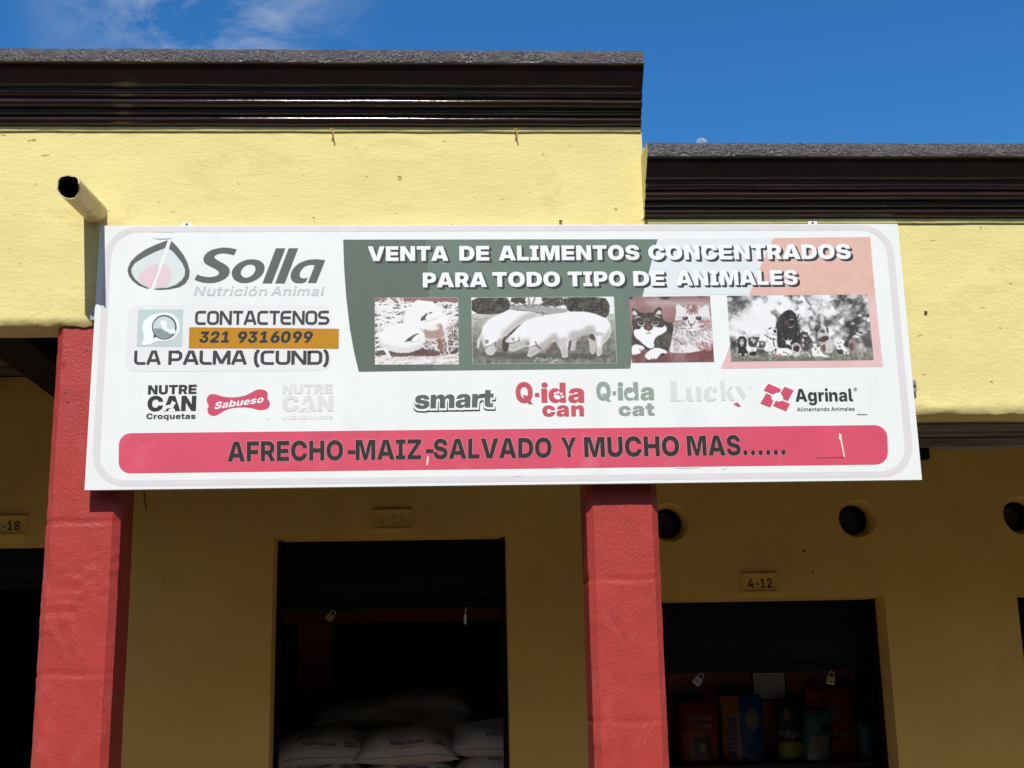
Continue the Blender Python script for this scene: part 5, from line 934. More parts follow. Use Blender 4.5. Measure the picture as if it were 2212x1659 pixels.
print_mesh('pig_photograph', pigs(), [(47, 79), (2124, 67), (2168, 1036), (65, 1049)], Zm(1170, 730, 5.821), sign, 290, 136, 2.5, PRINT, (226, 230, 226))
def cats():
    p = Paint(2180, 1659, 8, (150, 112, 110)); n1 = p.noise(420, 4); n2 = p.noise(60, 7)
    t = np.clip(1 - np.abs(p.yy - 190 - p.xx * .03) / 150, 0, 1) * np.clip((p.xx - 300) / 300, 0, 1); p.put(t * .8, (196, 184, 184)); p.put(np.clip((n1 - .45) * 2, 0, 1) * .6, (186, 160, 158))
    p.ell(920, 70, 130, 60, (74, 66, 64), .8); p.ell(1770, 50, 100, 40, (96, 76, 76), .8); p.ell(95, 80, 60, 50, (60, 60, 58), .9)
    mk = np.clip((p.yy - 1330 + p.xx * .02) / 60, 0, 1); p.put(mk, (122, 78, 76)); p.put(mk * np.clip((n1 - .5) * 3, 0, 1) * .6, (168, 140, 142))
    p.put(np.clip((180 - p.xx) / 60, 0, 1) * np.clip((p.yy - 650) / 200, 0, 1) * .6, (112, 72, 70))
    D = (72, 68, 64)
    mk = p.poly([(130, 390), (160, 325), (235, 355), (340, 445), (500, 445), (660, 435), (720, 345), (790, 298), (850, 345), (855, 560), (930, 665), (1140, 690), (1100, 1010), (1000, 1390), (780, 1480), (480, 1300), (130, 1260), (140, 1000), (180, 830), (140, 700), (175, 540)], D, 5)
    p.a += ((n2 - .5) * 46)[..., None] * mk[..., None]
    p.poly([(180, 380), (225, 400), (290, 505), (190, 512), (145, 450)], (212, 210, 210), 8); p.poly([(765, 375), (835, 400), (835, 490), (690, 480)], (216, 214, 214), 8)
    p.strokes(130, (680, 950, 1090, 1330), (50, 140), (5, 11), -50, .5, [(120, 110, 104), (58, 54, 50), (150, 142, 136)], .7, mk)
    p.strokes(70, (150, 1020, 420, 1240), (40, 110), (5, 10), 50, .5, [(130, 120, 114), (52, 50, 48)], .7, mk)
    W = (243, 244, 244)
    p.poly([(180, 840), (350, 832), (335, 780), (412, 770), (425, 828), (540, 885), (560, 872), (645, 820), (630, 758), (705, 780), (800, 802), (900, 772), (930, 735), (982, 845), (880, 935), (720, 1012), (650, 1130), (690, 1260), (540, 1305), (430, 1200), (330, 1110), (190, 1000)], W, 5)
    p.poly([(475, 700), (595, 700), (605, 825), (540, 885), (485, 840)], (112, 80, 78), 12); p.ell(540, 790, 44, 34, (140, 94, 94), .8)
    for ex in (362, 688):
        p.ell(ex, 700, 86, 58, (226, 224, 222), .25); p.ell(ex, 690, 66, 46, (70, 64, 58), .3); p.ell(ex, 690, 40, 38, (26, 26, 26), .3); p.ell(ex - 8, 684, 16, 9, (230, 230, 226), .6)
    p.line([(210, 575), (250, 545), (330, 540)], 22, (224, 220, 214)); p.line([(690, 518), (760, 530), (800, 570)], 22, (224, 220, 214))
    for x in (430, 475, 525, 580, 650, 365): p.line([(x, 560), (x + (540 - x) * .25, 640)], 11, (190, 178, 170), .85)
    p.strokes(46, (200, 590, 860, 780), (30, 80), (5, 9), 40, .9, [(150, 138, 120), (52, 48, 44)], .6)
    p.line([(540, 880), (540, 922), (490, 938)], 13, (60, 54, 52)); p.line([(540, 922), (585, 926)], 13, (60, 54, 52))
    p.poly([(130, 1260), (200, 1200), (285, 1190), (470, 1272), (350, 1345), (350, 1402), (240, 1432), (138, 1455)], W, 4); p.poly([(450, 1430), (560, 1340), (720, 1252), (985, 1350), (960, 1420), (850, 1388), (780, 1480), (700, 1560), (560, 1572), (450, 1520)], W, 4)
    p.poly([(305, 1280), (340, 1300), (352, 1360), (325, 1330)], (70, 68, 64), 3); p.strokes(14, (470, 1540, 780, 1590), (20, 50), (14, 22), 70, .3, [(70, 64, 62)])
    p.poly([(790, 1460), (860, 1390), (930, 1430), (800, 1490)], (60, 56, 54), 6)
    mk = p.poly([(1185, 215), (1300, 270), (1385, 335), (1430, 272), (1780, 272), (1720, 352), (1952, 225), (1970, 430), (2005, 560), (2035, 800), (2065, 1180), (1900, 1300), (1650, 1372), (1420, 1402), (1250, 1392), (1050, 1392), (1030, 1330), (1100, 1010), (1140, 700), (1180, 500)], (230, 227, 227), 6)
    B = [(122, 94, 92), (92, 80, 80), (160, 132, 130)]
    p.strokes(60, (1440, 280, 1720, 430), (60, 150), (8, 16), lambda x, y: 90 - (x - 1575) * .25, .15, [(158, 108, 108), (128, 84, 84)], .85, mk)
    p.poly([(1460, 330), (1530, 400), (1555, 520), (1590, 420), (1690, 330), (1640, 380), (1575, 360), (1510, 380)], (136, 96, 96), 8, .8)
    p.strokes(260, (1110, 850, 2060, 1280), (50, 150), (5, 11), lambda x, y: 60 + (1550 - x) * .09, .35, B + [(250, 250, 250)], .75, mk)
    p.strokes(70, (1150, 600, 1400, 860), (60, 150), (6, 12), 12, .25, B, .8, mk); p.strokes(80, (1750, 600, 2030, 860), (60, 160), (6, 13), -14, .25, [(140, 84, 86), (176, 140, 138)], .85, mk)
    mk2 = p.poly([(1600, 1160), (1840, 1120), (2050, 1190), (1990, 1290), (1700, 1335)], (146, 96, 96), 14, .9); p.strokes(60, (1580, 1130, 2040, 1340), (60, 150), (6, 13), 55, .3, [(236, 230, 230)], .8)
    for ex, rx, ry in ((1406, 66, 44), (1720, 72, 48)): p.ell(ex, 574, rx, ry, (52, 50, 54), .15); p.ell(ex - 5, 560, 20, 13, (214, 214, 214), .6)
    p.line([(1330, 545), (1200, 560)], 10, (90, 84, 84)); p.line([(1820, 560), (1960, 580)], 10, (90, 84, 84))
    p.line([(1478, 640), (1498, 705), (1550, 755), (1612, 705), (1632, 645)], 20, (90, 80, 80)); p.poly([(1500, 710), (1610, 710), (1550, 760)], (110, 90, 90), 4); p.line([(1550, 755), (1550, 800)], 12, (90, 80, 80)); p.line([(1470, 822), (1550, 800), (1640, 832)], 11, (110, 100, 100))
    p.poly([(1480, 830), (1550, 812), (1680, 835), (1600, 885), (1540, 885)], W, 8); p.line([(1460, 870), (1560, 895), (1680, 880)], 11, (150, 140, 140))
    p.line([(1130, 1050), (1260, 1110), (1350, 1200)], 20, (74, 70, 70)); p.ell(1190, 1310, 60, 60, (186, 150, 150), .9, .7); p.ell(1330, 1350, 14, 20, (80, 76, 76), .4)
    return p.finish(11, 44, 34, 28)
print_mesh('cat_photograph', cats(), [(78, 67), (1990, 47), (2091, 1605), (145, 1626)], Zm(1565, 735, 9.478), sign, 172, 140, 2.5, PRINT)
def dogs():
    p = Paint(2212, 1048, 6, (200, 202, 203)); n1 = p.noise(150, 2, 4); n2 = p.noise(60, 9, 3); n3 = p.noise(420, 6, 2)
    v = np.clip(196 + 560 * (n1 - .48) + 120 * (n2 - .5) + 60 * np.clip(1 - np.hypot(p.xx - 450, p.yy - 400) / 420, 0, 1), 62, 242)
    p.a[:] = v[..., None]
    p.put(np.clip(1 - np.hypot((p.xx - 480) / 430, (p.yy - 420) / 200), 0, .5) * 1.8 * .9, (238, 239, 240))
    p.put(np.clip(1.25 - np.hypot((p.xx - 40) / 330, (p.yy - 60) / 420), 0, 1) * np.clip(2.4 * (.62 - n1) + .4, 0, 1), (72, 70, 70)); p.put(np.clip(1.2 - np.hypot((p.xx - 2090) / 240, (p.yy - 420) / 420), 0, 1) * np.clip(3 * (.55 - n2) + .3, 0, 1), (74, 72, 72))
    p.put(np.clip(1.2 - np.hypot((p.xx - 2070) / 130, (p.yy - 690) / 130), 0, 1), (86, 84, 84))
    for q in ([(1400, 60), (1290, 520)], [(1420, 300), (1440, 520)], [(1210, 120), (1200, 500)]): p.line(q, 48, (224, 225, 226), .75)
    p.line([(1170, 60), (1240, 160), (1330, 330)], 34, (96, 94, 96), .6)
    g = 120 + 60 * (n2 - .5); mk = np.clip((p.yy - 800 - 60 * np.sin(p.xx * .003)) / 120, 0, 1); p.put(mk, (124, 124, 112)); p.a += ((n2 - .5) * 70)[..., None] * mk[..., None]
    p.strokes(420, (60, 830, 2180, 1010), (30, 80), (4, 8), 84, .25, [(96, 96, 84), (160, 160, 148), (198, 198, 190)], .7)
    D = (48, 46, 46); W = (240, 241, 241)
    for _ in range(170):
        x = p.rng.uniform(60, 2160); y = p.rng.uniform(60, 640); r = p.rng.uniform(16, 52); c = p.rng.choice([242, 238, 205, 150, 100]) if x > 1100 or p.rng.random() < .3 else 241
        p.ell(x, y, r, r * p.rng.uniform(.5, .9), (c, c, c), .6, p.rng.uniform(.3, .8))
    # big black dog
    p.poly([(930, 258), (850, 300), (780, 390), (740, 500), (760, 560), (775, 700), (780, 830), (1000, 850), (1120, 800), (1110, 590), (1085, 470), (1050, 330), (1000, 270)], D, 5)
    p.strokes(150, (750, 300, 1110, 780), (40, 110), (5, 9), lambda x, y: 90 + (x - 930) * .12, .3, [(92, 86, 86), (28, 28, 28), (70, 66, 66)], .6)
    p.poly([(900, 400), (960, 370), (1030, 400), (1050, 470), (1010, 530), (930, 530), (885, 470)], (62, 56, 58), 16, .9); p.poly([(955, 412), (1005, 408), (1020, 440), (985, 465), (955, 445)], (30, 28, 30), 6); p.ell(985, 404, 30, 9, (170, 170, 172), .7); p.line([(940, 500), (975, 515), (1005, 495)], 11, (170, 166, 166), .9); p.line([(985, 465), (985, 500)], 8, (24, 24, 24)); p.line([(840, 380), (870, 370)], 9, (110, 104, 104)); p.line([(960, 350), (1000, 348)], 9, (104, 98, 98))
    p.line([(800, 420), (775, 560)], 16, (84, 78, 78), .8); p.line([(1065, 430), (1085, 580)], 16, (84, 78, 78), .8)
    p.ell(905, 445, 26, 34, (92, 72, 76), .8); p.poly([(880, 700), (925, 720), (935, 670), (950, 715), (1000, 690), (965, 740), (985, 790), (930, 760), (890, 770), (905, 735)], W, 2, 1, 0)
    # white retriever
    p.poly([(585, 500), (650, 480), (740, 490), (770, 560), (760, 610), (740, 640), (770, 720), (780, 820), (700, 860), (600, 870), (520, 800), (500, 720), (560, 620), (580, 560)], W, 4)
    p.poly([(715, 555), (755, 550), (755, 590), (735, 600)], D, 2); p.line([(655, 530), (685, 525)], 14, D); p.line([(735, 515), (745, 530)], 12, D); p.line([(690, 612), (750, 625)], 11, (90, 88, 88)); p.line([(590, 620), (660, 670), (750, 690)], 14, (70, 68, 68)); p.line([(715, 690), (735, 800)], 16, (60, 58, 58)); p.line([(600, 540), (640, 600), (620, 610)], 9, (150, 150, 150))
    # spaniel, small terrier, brindle puppy on the left
    p.poly([(200, 660), (260, 640), (325, 670), (335, 780), (310, 830), (350, 880), (330, 930), (205, 935), (210, 850), (190, 760)], D, 4); p.ell(258, 725, 36, 40, (176, 170, 168), .4); p.ell(258, 762, 24, 28, (220, 218, 216), .4); p.ell(258, 765, 10, 9, D, .4); p.ell(235, 715, 8, 8, D); p.ell(282, 715, 8, 8, D); p.ell(235, 908, 14, 14, W); p.ell(320, 905, 14, 14, W)
    p.poly([(345, 700), (350, 640), (385, 660), (420, 655), (440, 620), (465, 660), (500, 650), (525, 660), (470, 740), (460, 800), (360, 800)], (70, 68, 68), 3); p.poly([(350, 630), (385, 655), (360, 680)], W, 2); p.poly([(440, 622), (462, 655), (430, 660)], W, 2); p.ell(410, 690, 30, 26, (206, 206, 206), .4); p.line([(385, 682), (440, 682)], 9, D); p.poly([(410, 745), (460, 690), (465, 720), (430, 750)], W, 2)
    p.line([(365, 840), (420, 815), (470, 830)], 16, W); p.line([(375, 875), (470, 850)], 14, W); p.poly([(360, 880), (470, 860), (480, 930), (370, 930)], D, 3)
    p.poly([(480, 740), (530, 710), (600, 720), (615, 770), (580, 820), (600, 870), (590, 940), (490, 930), (470, 850), (500, 810)], (84, 80, 80), 4); p.ell(560, 745, 20, 16, W, .5); p.poly([(480, 740), (520, 720), (505, 800), (475, 800)], W, 3); p.ell(560, 742, 8, 8, D); p.line([(500, 820), (590, 830)], 10, W); p.line([(490, 880), (530, 920), (590, 890)], 8, (190, 188, 186))
    # pug and white lying dog
    p.poly([(690, 860), (760, 825), (860, 815), (980, 830), (1000, 900), (950, 930), (780, 930)], W, 4); p.line([(690, 880), (760, 830), (750, 890)], 14, D); p.poly([(780, 890), (860, 920), (850, 945), (790, 940)], (206, 120, 128), 4); p.line([(860, 870), (940, 905), (935, 920)], 10, D)
    p.poly([(985, 790), (1000, 750), (1060, 738), (1105, 760), (1115, 850), (1100, 930), (1030, 950), (990, 880)], (216, 212, 208), 4); p.ell(1055, 825, 44, 46, (64, 54, 54), .35); p.line([(1005, 760), (1050, 775), (1100, 765)], 9, (110, 100, 96)); p.ell(1030, 800, 10, 9, (20, 20, 20)); p.ell(1082, 800, 10, 9, (20, 20, 20))
    # dark terrier, spaniel, beagle
    p.poly([(1105, 610), (1150, 575), (1230, 590), (1300, 640), (1300, 720), (1240, 790), (1240, 850), (1140, 860), (1100, 740)], (78, 72, 72), 4); p.line([(1110, 620), (1150, 578), (1240, 600)], 12, D); p.line([(1240, 600), (1300, 700)], 40, W, .9); p.line([(1265, 640), (1305, 600)], 12, D); p.ell(1175, 640, 26, 14, (210, 206, 204), .5); p.ell(1150, 700, 12, 26, W, .6); p.ell(1155, 775, 16, 26, (206, 200, 196), .6); p.ell(1180, 675, 20, 24, D, .5)
    p.poly([(1365, 600), (1380, 545), (1440, 525), (1510, 545), (1530, 620), (1570, 690), (1600, 800), (1570, 890), (1480, 880), (1420, 780), (1380, 730)], (206, 202, 200), 4); p.ell(1430, 570, 40, 26, (96, 90, 90), .6); p.line([(1500, 530), (1520, 590)], 22, D); p.poly([(1380, 670), (1440, 640), (1520, 640), (1530, 700), (1440, 740), (1375, 720)], (76, 66, 66), 4); p.poly([(1420, 770), (1480, 760), (1490, 870), (1440, 860)], (120, 82, 82), 6); p.line([(1230, 745), (1480, 745)], 11, (140, 136, 136)); p.ell(1450, 600, 14, 10, D)
    p.poly([(1255, 760), (1330, 745), (1400, 780), (1400, 860), (1480, 920), (1560, 955), (1480, 955), (1360, 930), (1290, 940), (1270, 850)], W, 4); p.poly([(1255, 760), (1300, 750), (1290, 840), (1255, 820)], (96, 92, 90), 4); p.ell(1335, 828, 17, 14, D, .4); p.line([(1310, 790), (1325, 800)], 10, D); p.ell(1370, 780, 26, 22, (110, 104, 102), .5)
    p.poly([(1100, 920), (1130, 880), (1220, 870), (1250, 950), (1110, 945)], (150, 142, 138), 5); p.line([(1105, 915), (1140, 885), (1220, 872), (1250, 940)], 10, W)
    # westie and brown collie on the right
    p.poly([(1600, 700), (1640, 680), (1720, 680), (1760, 720), (1740, 780), (1820, 860), (1820, 900), (1760, 910), (1660, 860), (1630, 780)], W, 5); p.ell(1660, 750, 10, 12, D); p.ell(1705, 735, 8, 8, D); p.ell(1690, 792, 18, 16, (110, 90, 90), .5); p.poly([(1645, 830), (1730, 830), (1750, 900), (1660, 900)], (70, 66, 66), 4); p.line([(1780, 880), (1785, 950)], 14, (60, 58, 58))
    p.poly([(1820, 690), (1890, 640), (1960, 620), (2010, 680), (2045, 760), (2040, 850), (1950, 870), (1840, 870), (1810, 780)], (150, 140, 138), 6); p.poly([(1800, 690), (1835, 610), (1840, 690)], D, 2); p.line([(1860, 620), (1850, 680)], 18, D); p.line([(1940, 575), (2010, 600)], 20, D); p.line([(1930, 600), (2000, 625)], 12, W); p.ell(1930, 650, 50, 18, W, .6); p.poly([(1820, 740), (1880, 740), (1890, 850), (1830, 850)], (112, 76, 76), 6); p.ell(1935, 705, 26, 30, (122, 104, 104), .7); p.ell(1985, 800, 40, 50, (196, 192, 190), .8)
    p.strokes(150, (150, 600, 2080, 930), (14, 40), (4, 8), 70, .9, [(40, 38, 38), (240, 240, 240), (120, 116, 114)], .7, np.roll(p.a.std(-1) + 1, 0) * 0 + 1)
    return p.finish(12, 40, 40, 24)
print_mesh('dog_photograph', dogs(), [(42, 55), (2085, 37), (2179, 989), (103, 1011)], Zm(1810, 730, 5.821), sign, 290, 134, 2.5, PRINT)

# row of feed logos
def nutre(z, col, name, dx, word, wy, fnt, cap):
    A = Art()
    A.text('K', 'NUTRE', z[0], z[1], col, 2, cap=z[6], track=8); A.text('K', 'CAN', z[2], z[3], col, 2, cap=z[7], track=-10)
    A.poly([(x + dx[0], y + dx[1]) for x, y in [(388, 292), (375, 283), (360, 275), (346, 282), (336, 300), (322, 312), (270, 320), (256, 345), (262, 362), (248, 384), (272, 384), (284, 362), (302, 347), (335, 350), (344, 384), (366, 384), (360, 345), (370, 315), (384, 302)]], WP, 3.2, zn)
    A.text(fnt, word, z[4], z[5], col if fnt == 'B' else FAINT2, 2, cap=cap, track=10)
    return A.build(name, sign)
nutre([zn(85, 200), zn(612, 193), zn(78, 382), zn(606, 378), zn(68, 466), zn(603, 464), 100 / 4.3373 * K, 165 / 4.3373 * K], BLK, 'feed_logo', (0, 0), 'Croquetas', 0, 'B', 60 / 4.3373 * K)
A = Art()
A.poly(smoothed([(775, 193), (830, 199), (885, 221), (960, 232), (1050, 230), (1120, 218), (1180, 195), (1230, 165), (1280, 143), (1338, 146), (1378, 168), (1388, 205), (1375, 240), (1402, 270), (1411, 310), (1392, 347), (1340, 368), (1280, 367), (1230, 350), (1160, 338), (1080, 338), (1000, 345), (930, 365), (880, 395), (840, 420), (800, 432), (758, 422), (732, 392), (730, 350), (750, 320), (726, 290), (722, 245), (743, 208)], 1), RASP, 2, zn)
A.text('B', 'Sabueso', zn(800, 362), zn(1330, 288), WHT, 3, cap=78 / 4.3373 * K, shear=.28); A.build('bone_logo', sign)
nutre([zn(1545, 193), zn(2090, 189), zn(1543, 384), zn(2094, 380), zn(1540, 470), zn(2088, 467), 104 / 4.3373 * K, 172 / 4.3373 * K], FAINT, 'feed_logo', (1467, 2), 'UNIENDO AMIGOS', 0, 'S', 37 / 4.3373 * K)
A = Art(); q = dict(xh=168 / 4.7064 * K, shear=.05, track=-30)
for k, (ox, oy) in enumerate(((30, 44), (22, 40), (14, 36), (-14, 40))): A.text('K', 'smart', zm(122, 432), zm(1048, 412), BLK, 1.5 + .4 * k, off=(ox / 4.7064 * K, oy / 4.7064 * K), **q)
for k, (ox, oy) in enumerate(((20, 28), (12, 24), (4, 16), (-10, 26), (-12, 2), (10, -10))): A.text('K', 'smart', zm(122, 432), zm(1048, 412), WHT, 3.3 + .4 * k, off=(ox / 4.7064 * K, oy / 4.7064 * K), **q)
A.text('K', 'smart', zm(122, 432), zm(1048, 412), SMT, 6, **q); A.build('smart_logo', sign)
A = Art()
qc = dict(cap=242 / 4.7064 * K); A.text('K', 'Q', zm(1316, 362), zm(1518, 362), RASP2, 2, **qc); A.text('K', '-', zm(1543, 362), zm(1595, 361), RASP2, 2, **qc); A.text('K', 'ida', zm(1618, 361), zm(2122, 360), RASP2, 2, cap=236 / 4.7064 * K, track=8); A.text('K', 'can', zm(1628, 523), zm(2120, 521), RASP2, 2, xh=136 / 4.7064 * K, track=10)
A.ell(1812, 275, 74, 66, RASP2, 3, zm); A.ell(1802, 296, 42, 26, WHT, 4, zm, .35)
for x, y in ((1778, 252), (1814, 240), (1850, 256), (1866, 290)): A.ell(x, y, 17, 14, WHT, 4, zm)
A.build('dog_food_logo', sign)
A = Art()
qc = dict(cap=76 / 1.6507 * K); A.text('K', 'Q', z7(811, 133), z7(871, 133), SAGE, 2, **qc); A.text('K', '-', z7(878, 133), z7(893, 133), SAGE, 2, **qc); A.text('K', 'ida', z7(900, 133), z7(1049, 132), SAGE, 2, cap=74 / 1.6507 * K, track=8); A.text('K', 'cat', z7(903, 197), z7(1051, 196), SAGE, 2, xh=42 / 1.6507 * K, track=10)
A.ell(955, 108, 21, 18, SAGE, 3, z7); A.poly([(938, 118), (940, 102), (950, 106), (962, 96), (972, 112), (964, 124), (946, 124)], WHT, 4, z7); A.build('cat_food_logo', sign)
A = Art()
for q in ([(135, 92), (213, 92), (216, 290), (270, 290), (292, 260), (285, 298), (150, 298), (152, 104)], [(303, 158), (360, 155), (364, 262), (392, 298), (335, 300), (310, 276)], [(406, 154), (462, 152), (468, 298), (418, 298)], [(545, 152), (578, 148), (560, 175), (548, 220), (562, 262), (622, 272), (590, 296), (545, 300), (505, 282), (483, 235), (492, 188)], [(650, 94), (700, 87), (712, 290), (668, 293), (660, 108)], [(716, 216), (738, 190), (762, 203), (806, 290), (760, 293)], [(812, 152), (866, 150), (918, 245), (894, 288)], [(952, 151), (982, 148), (963, 167)], [(755, 152), (790, 148), (770, 172), (718, 206)]): A.poly(q, SIL, 2, zl)
A.ell(603, 180, 25, 27, SIL, 2.5, zl); A.poly([(797, 330), (808, 316), (832, 311), (850, 328), (868, 353), (842, 358), (824, 346), (814, 328), (806, 352)], RASP2, 2, zl); A.build('lucky_logo', sign)
A = Art()
for q in ([(1150, 118), (1280, 175), (1268, 205), (1238, 209), (1212, 221), (1195, 227), (1103, 188)], [(1318, 150), (1410, 188), (1350, 297), (1302, 275), (1298, 245), (1276, 212)], [(1128, 218), (1180, 238), (1182, 270), (1201, 298), (1168, 362), (1068, 322)], [(1228, 293), (1262, 305), (1292, 292), (1372, 325), (1332, 402), (1198, 345)]): A.poly(q, RASP, 2, zl)
A.text('B', 'Agrinal', zl(1430, 303), zl(2020, 300), BLK, 2, cap=130 / 4.0963 * K); A.text('S', 'Alimentando Animales', zl(1445, 402), zl(2036, 396), BLK, 2, cap=39 / 4.0963 * K, track=20)
A.ell(2042, 178, 19, 18, BLK, 2, zl, n=18, inner=.82); A.text('B', 'R', zl(2035, 186), zl(2049, 186), BLK, 2, cap=17 / 4.0963 * K); A.build('windmill_logo', sign)
# slogan bar
A = Art(); A.poly(rounded_px((257, 936), (1916, 918), (1919, 1003), (256, 1022.5), [25, 27, 27, 25]), BAR, 1.5); br = A.build('slogan_bar', sign)
for w_, xa, xb in (('AFRECHO-MAIZ-SALVADO', 491.5, 1191.5), ('Y', 1213, 1245.5), ('MUCHO', 1262.5, 1468), ('MAS......', 1485, 1697.5)):
    f = lambda x: (x, 997.4 - 15.3 * (x - 491.3) / 1205)
    A = Art(); A.text('B', w_, f(xa), f(xb), BARL, 2.4, cap=45.2, tight=18, off=(-.7, .8)); A.text('B', w_, f(xa), f(xb), BARL, 2.6, cap=45.2, tight=18, off=(.8, .8)); A.text('B', w_, f(xa), f(xb), SLOG, 3.2, cap=43.6, tight=18); A.build('slogan_lettering', br)
def scratch(pts, m_, l_, z): A = Art(); A.poly(pts, m_, l_, z); A.build('scratch', sign)
scratch([(1812, 268), (1822, 274), (1824, 300), (1837, 366), (1831, 367), (1818, 300), (1811, 290)], SCR, 3.4, z7)
scratch([(112, 364), (118, 362), (118, 384), (114, 402), (109, 400)], SCR, 4, z7)
scratch([(1716, 370), (1832, 368), (1832, 370.5), (1716, 372)], INK, 3, z7); scratch([(1885, 190), (1930, 191), (1930, 193), (1885, 192.5)], INK, 3, z7)
scratch([(560, 172), (620, 180), (700, 178), (735, 172), (700, 182), (620, 184)], INK, 2, z3); scratch([(580, 124), (740, 130), (740, 131.5), (580, 126)], LAV, 2, z3)
scratch([(1365, 445), (1387, 462), (1410, 470), (1383, 466)], LAV, 2, zn)
for x, y, w in ((1140, 413, 95), (605, 414, 70), (470, 446, 30), (1330, 416, 20)): scratch([(x, y), (x + w, y - 3), (x + w, y - 1), (x, y + 2.2)], LAV, 2, z7)

# metal clips that hold the panel to the wall
def clip(x, z, horiz, m, lab=None):
    mb = MB(); y = FACE - .024
    if horiz: mb.box(x - .024, x + .024, YS + .012, y, z - .004, z, 0); mb.box(x - .024, x + .024, y - .003, y, z, z + .024)
    else: s_ = horiz is None; k = -1 if x < 0 else 1; mb.box(min(x, x + k * .03), max(x, x + k * .03), y - .003, y, z - .03, z + .03); mb.box(min(x, x + k * .004), max(x, x + k * .004), YS + .01, y - .0035, z - .03, z + .03)
    o = mb.build('mounting_clip', m, sign)
    sx, sz = (x, z + .013) if horiz else (x + (-1 if x < 0 else 1) * .018, z)
    mb = MB(); mb.tube([(sx, y - .0032, sz), (sx, y - .008, sz)], .0062, 10); mb.build('screw', RUST, o)
clip(P(406, 482, FACE).x, Z1 + .004, True, WHITE); clip(P(1752, 481, FACE).x, Z1 + .004, True, WHITE)
clip(X0 - .001, P(200, 682, FACE).z, False, STEEL); clip(X1 + .001, P(1972, 836, FACE).z, False, STEEL)
# ------------------------------------------------------------------ stock inside the shops
SACK = mat('woven white sack', (.62, .60, .55), .65, .3, var=.12, vscale=9, bump=.35, bscale=35, dirt=(.34, .31, .26), dscale=5, damt=.4)
def sack_surface(a, b, h, u, v, top, seed, tilt=0.0):
    """Pillow-shaped sack: u along, v across (both -1..1)."""
    prof = (max(0, 1 - abs(u) ** 3.2) ** .55) * (max(0, 1 - abs(v) ** 2.6) ** .55)
    x = a * u * (1 - .05 * (1 - v * v)) ; y = b * v * (1 - .06 * (1 - u * u))
    z = h * prof * (1.0 if top else -.92)
    z += .012 * jit(x, y, seed, 6, seed) * prof + .006 * jit(x * 3, y, seed, 14, seed + 2) * prof
    z += .020 * (jit(u, v, 0, 1.2, seed + 5)) - .020 * (abs(u) ** 3)
    return Vector((x, y, z))
def make_sack(seed, a=.365, b=.235, h=.116, words=True):
    root = empty('feed_sack', (0, 0, 0)); n1, n2 = 44, 30
    mb = MB()
    g = lambda top: [[sack_surface(a, b, h, -1 + 2 * i / n1, -1 + 2 * j / n2, top, seed) for i in range(n1 + 1)] for j in range(n2 + 1)]
    mb.quadgrid(g(True), 0, True); mb.quadgrid(g(False), 0, True)
    mb.build('sack_body', SACK, root, origin=(0, 0, 0))
    mb = MB(); pts = [sack_surface(a, b, h, -1 + 2 * i / 40, -1, True, seed) + Vector((0, -.003, 0)) for i in range(41)]; mb.tube(pts, .006, 6); mb.build('seam', SACK, root, origin=(0, 0, 0))
    if words:
        def put(font, s, u0, u1, v0, capv):
            gs, x0, x1 = run_text(font, s, 20); mb = MB()
            for gl, k in gs: mb.poly([[sack_surface(a, b, h, u0 + (u1 - u0) * (px - x0) / (x1 - x0), v0 + capv * py / 727, True, seed) + Vector((0, -.003, .003 + .0004 * k)) for px, py in c] for c in gl])
            mb.build('lettering', NUM, root, origin=(0, 0, 0))
        put('S', 'Broiler I Dorado', -.30, .34, -.80, .115); put('K', 'BROILER', .50, .72, -.70, .05); put('K', 'ALIMENTO', .50, .74, -.82, .07)
        mb = MB(); p0 = [sack_surface(a, b, h, -.12 + .28 * i / 8, -.885, True, seed) + Vector((0, -.003, .003)) for i in range(9)]; mb.tube(p0, .0016, 4); mb.build('printed_line', NUM, root, origin=(0, 0, 0))
    return root
def copy_tree(o):
    c = o.copy(); COL.objects.link(c)
    for ch in o.children: d = ch.copy(); COL.objects.link(d); d.parent = c
    return c
protos = [make_sack(3), make_sack(11), make_sack(23)]; plain = make_sack(31, words=False)
used = set()
def put_sack(proto, x, y, z, rz, rx, label):
    o = proto if proto.name not in used else copy_tree(proto)
    used.add(proto.name); o.location = (x, y, z); o.rotation_euler = (math.radians(rx), math.radians(label[1]), math.radians(rz)); tag(o, label[0], 'sack', 'white feed sacks piled in the shop doorway')
YF = 9.35
def at(px, py, Y): return P(px, py, Y)
for pr, px, py, Y, rz, rx, lab in (
    (protos[0], 690, 1615, YF, 3, 17, ('white feed sack with black print at the left end of the upper front row', -3)),
    (protos[1], 880, 1610, YF - .02, -1, 17, ('white feed sack in the middle of the upper front row', 0)),
    (protos[2], 1083, 1597, YF, -2, 17, ('white feed sack cut off by the jamb, right end of the upper front row', 2)),
    (protos[1], 682, 1672, YF - .01, 2, 9, ('white feed sack under the left sack of the front row', -2)),
    (protos[2], 892, 1674, YF - .01, -2, 9, ('white feed sack under the middle sack of the front row', 1)),
    (protos[0], 1088, 1656, YF + .01, -2, 9, ('white feed sack under the right sack of the front row, by the jamb', 1)),
    (plain, 783, 1545, 10.02, 2, 8, ('plain dim sack behind the front row, left of the highest sack', -1)),
    (plain, 922, 1522, 10.08, -2, 8, ('plain dim sack on top of the pile at the back, highest of all', 1)),
    (plain, 935, 1566, 10.06, 1, 7, ('dim sack directly beneath the highest sack at the back', 0))):
    w = at(px, py, Y); put_sack(pr, w.x, w.y, w.z, rz, rx, lab)
TIMB = mat('dusty shop timber', (.10, .075, .05), .8, .2, var=.3, vscale=8, stretch=(.3, 3, 3))
zt = at(890, 1674, YF).z - .10
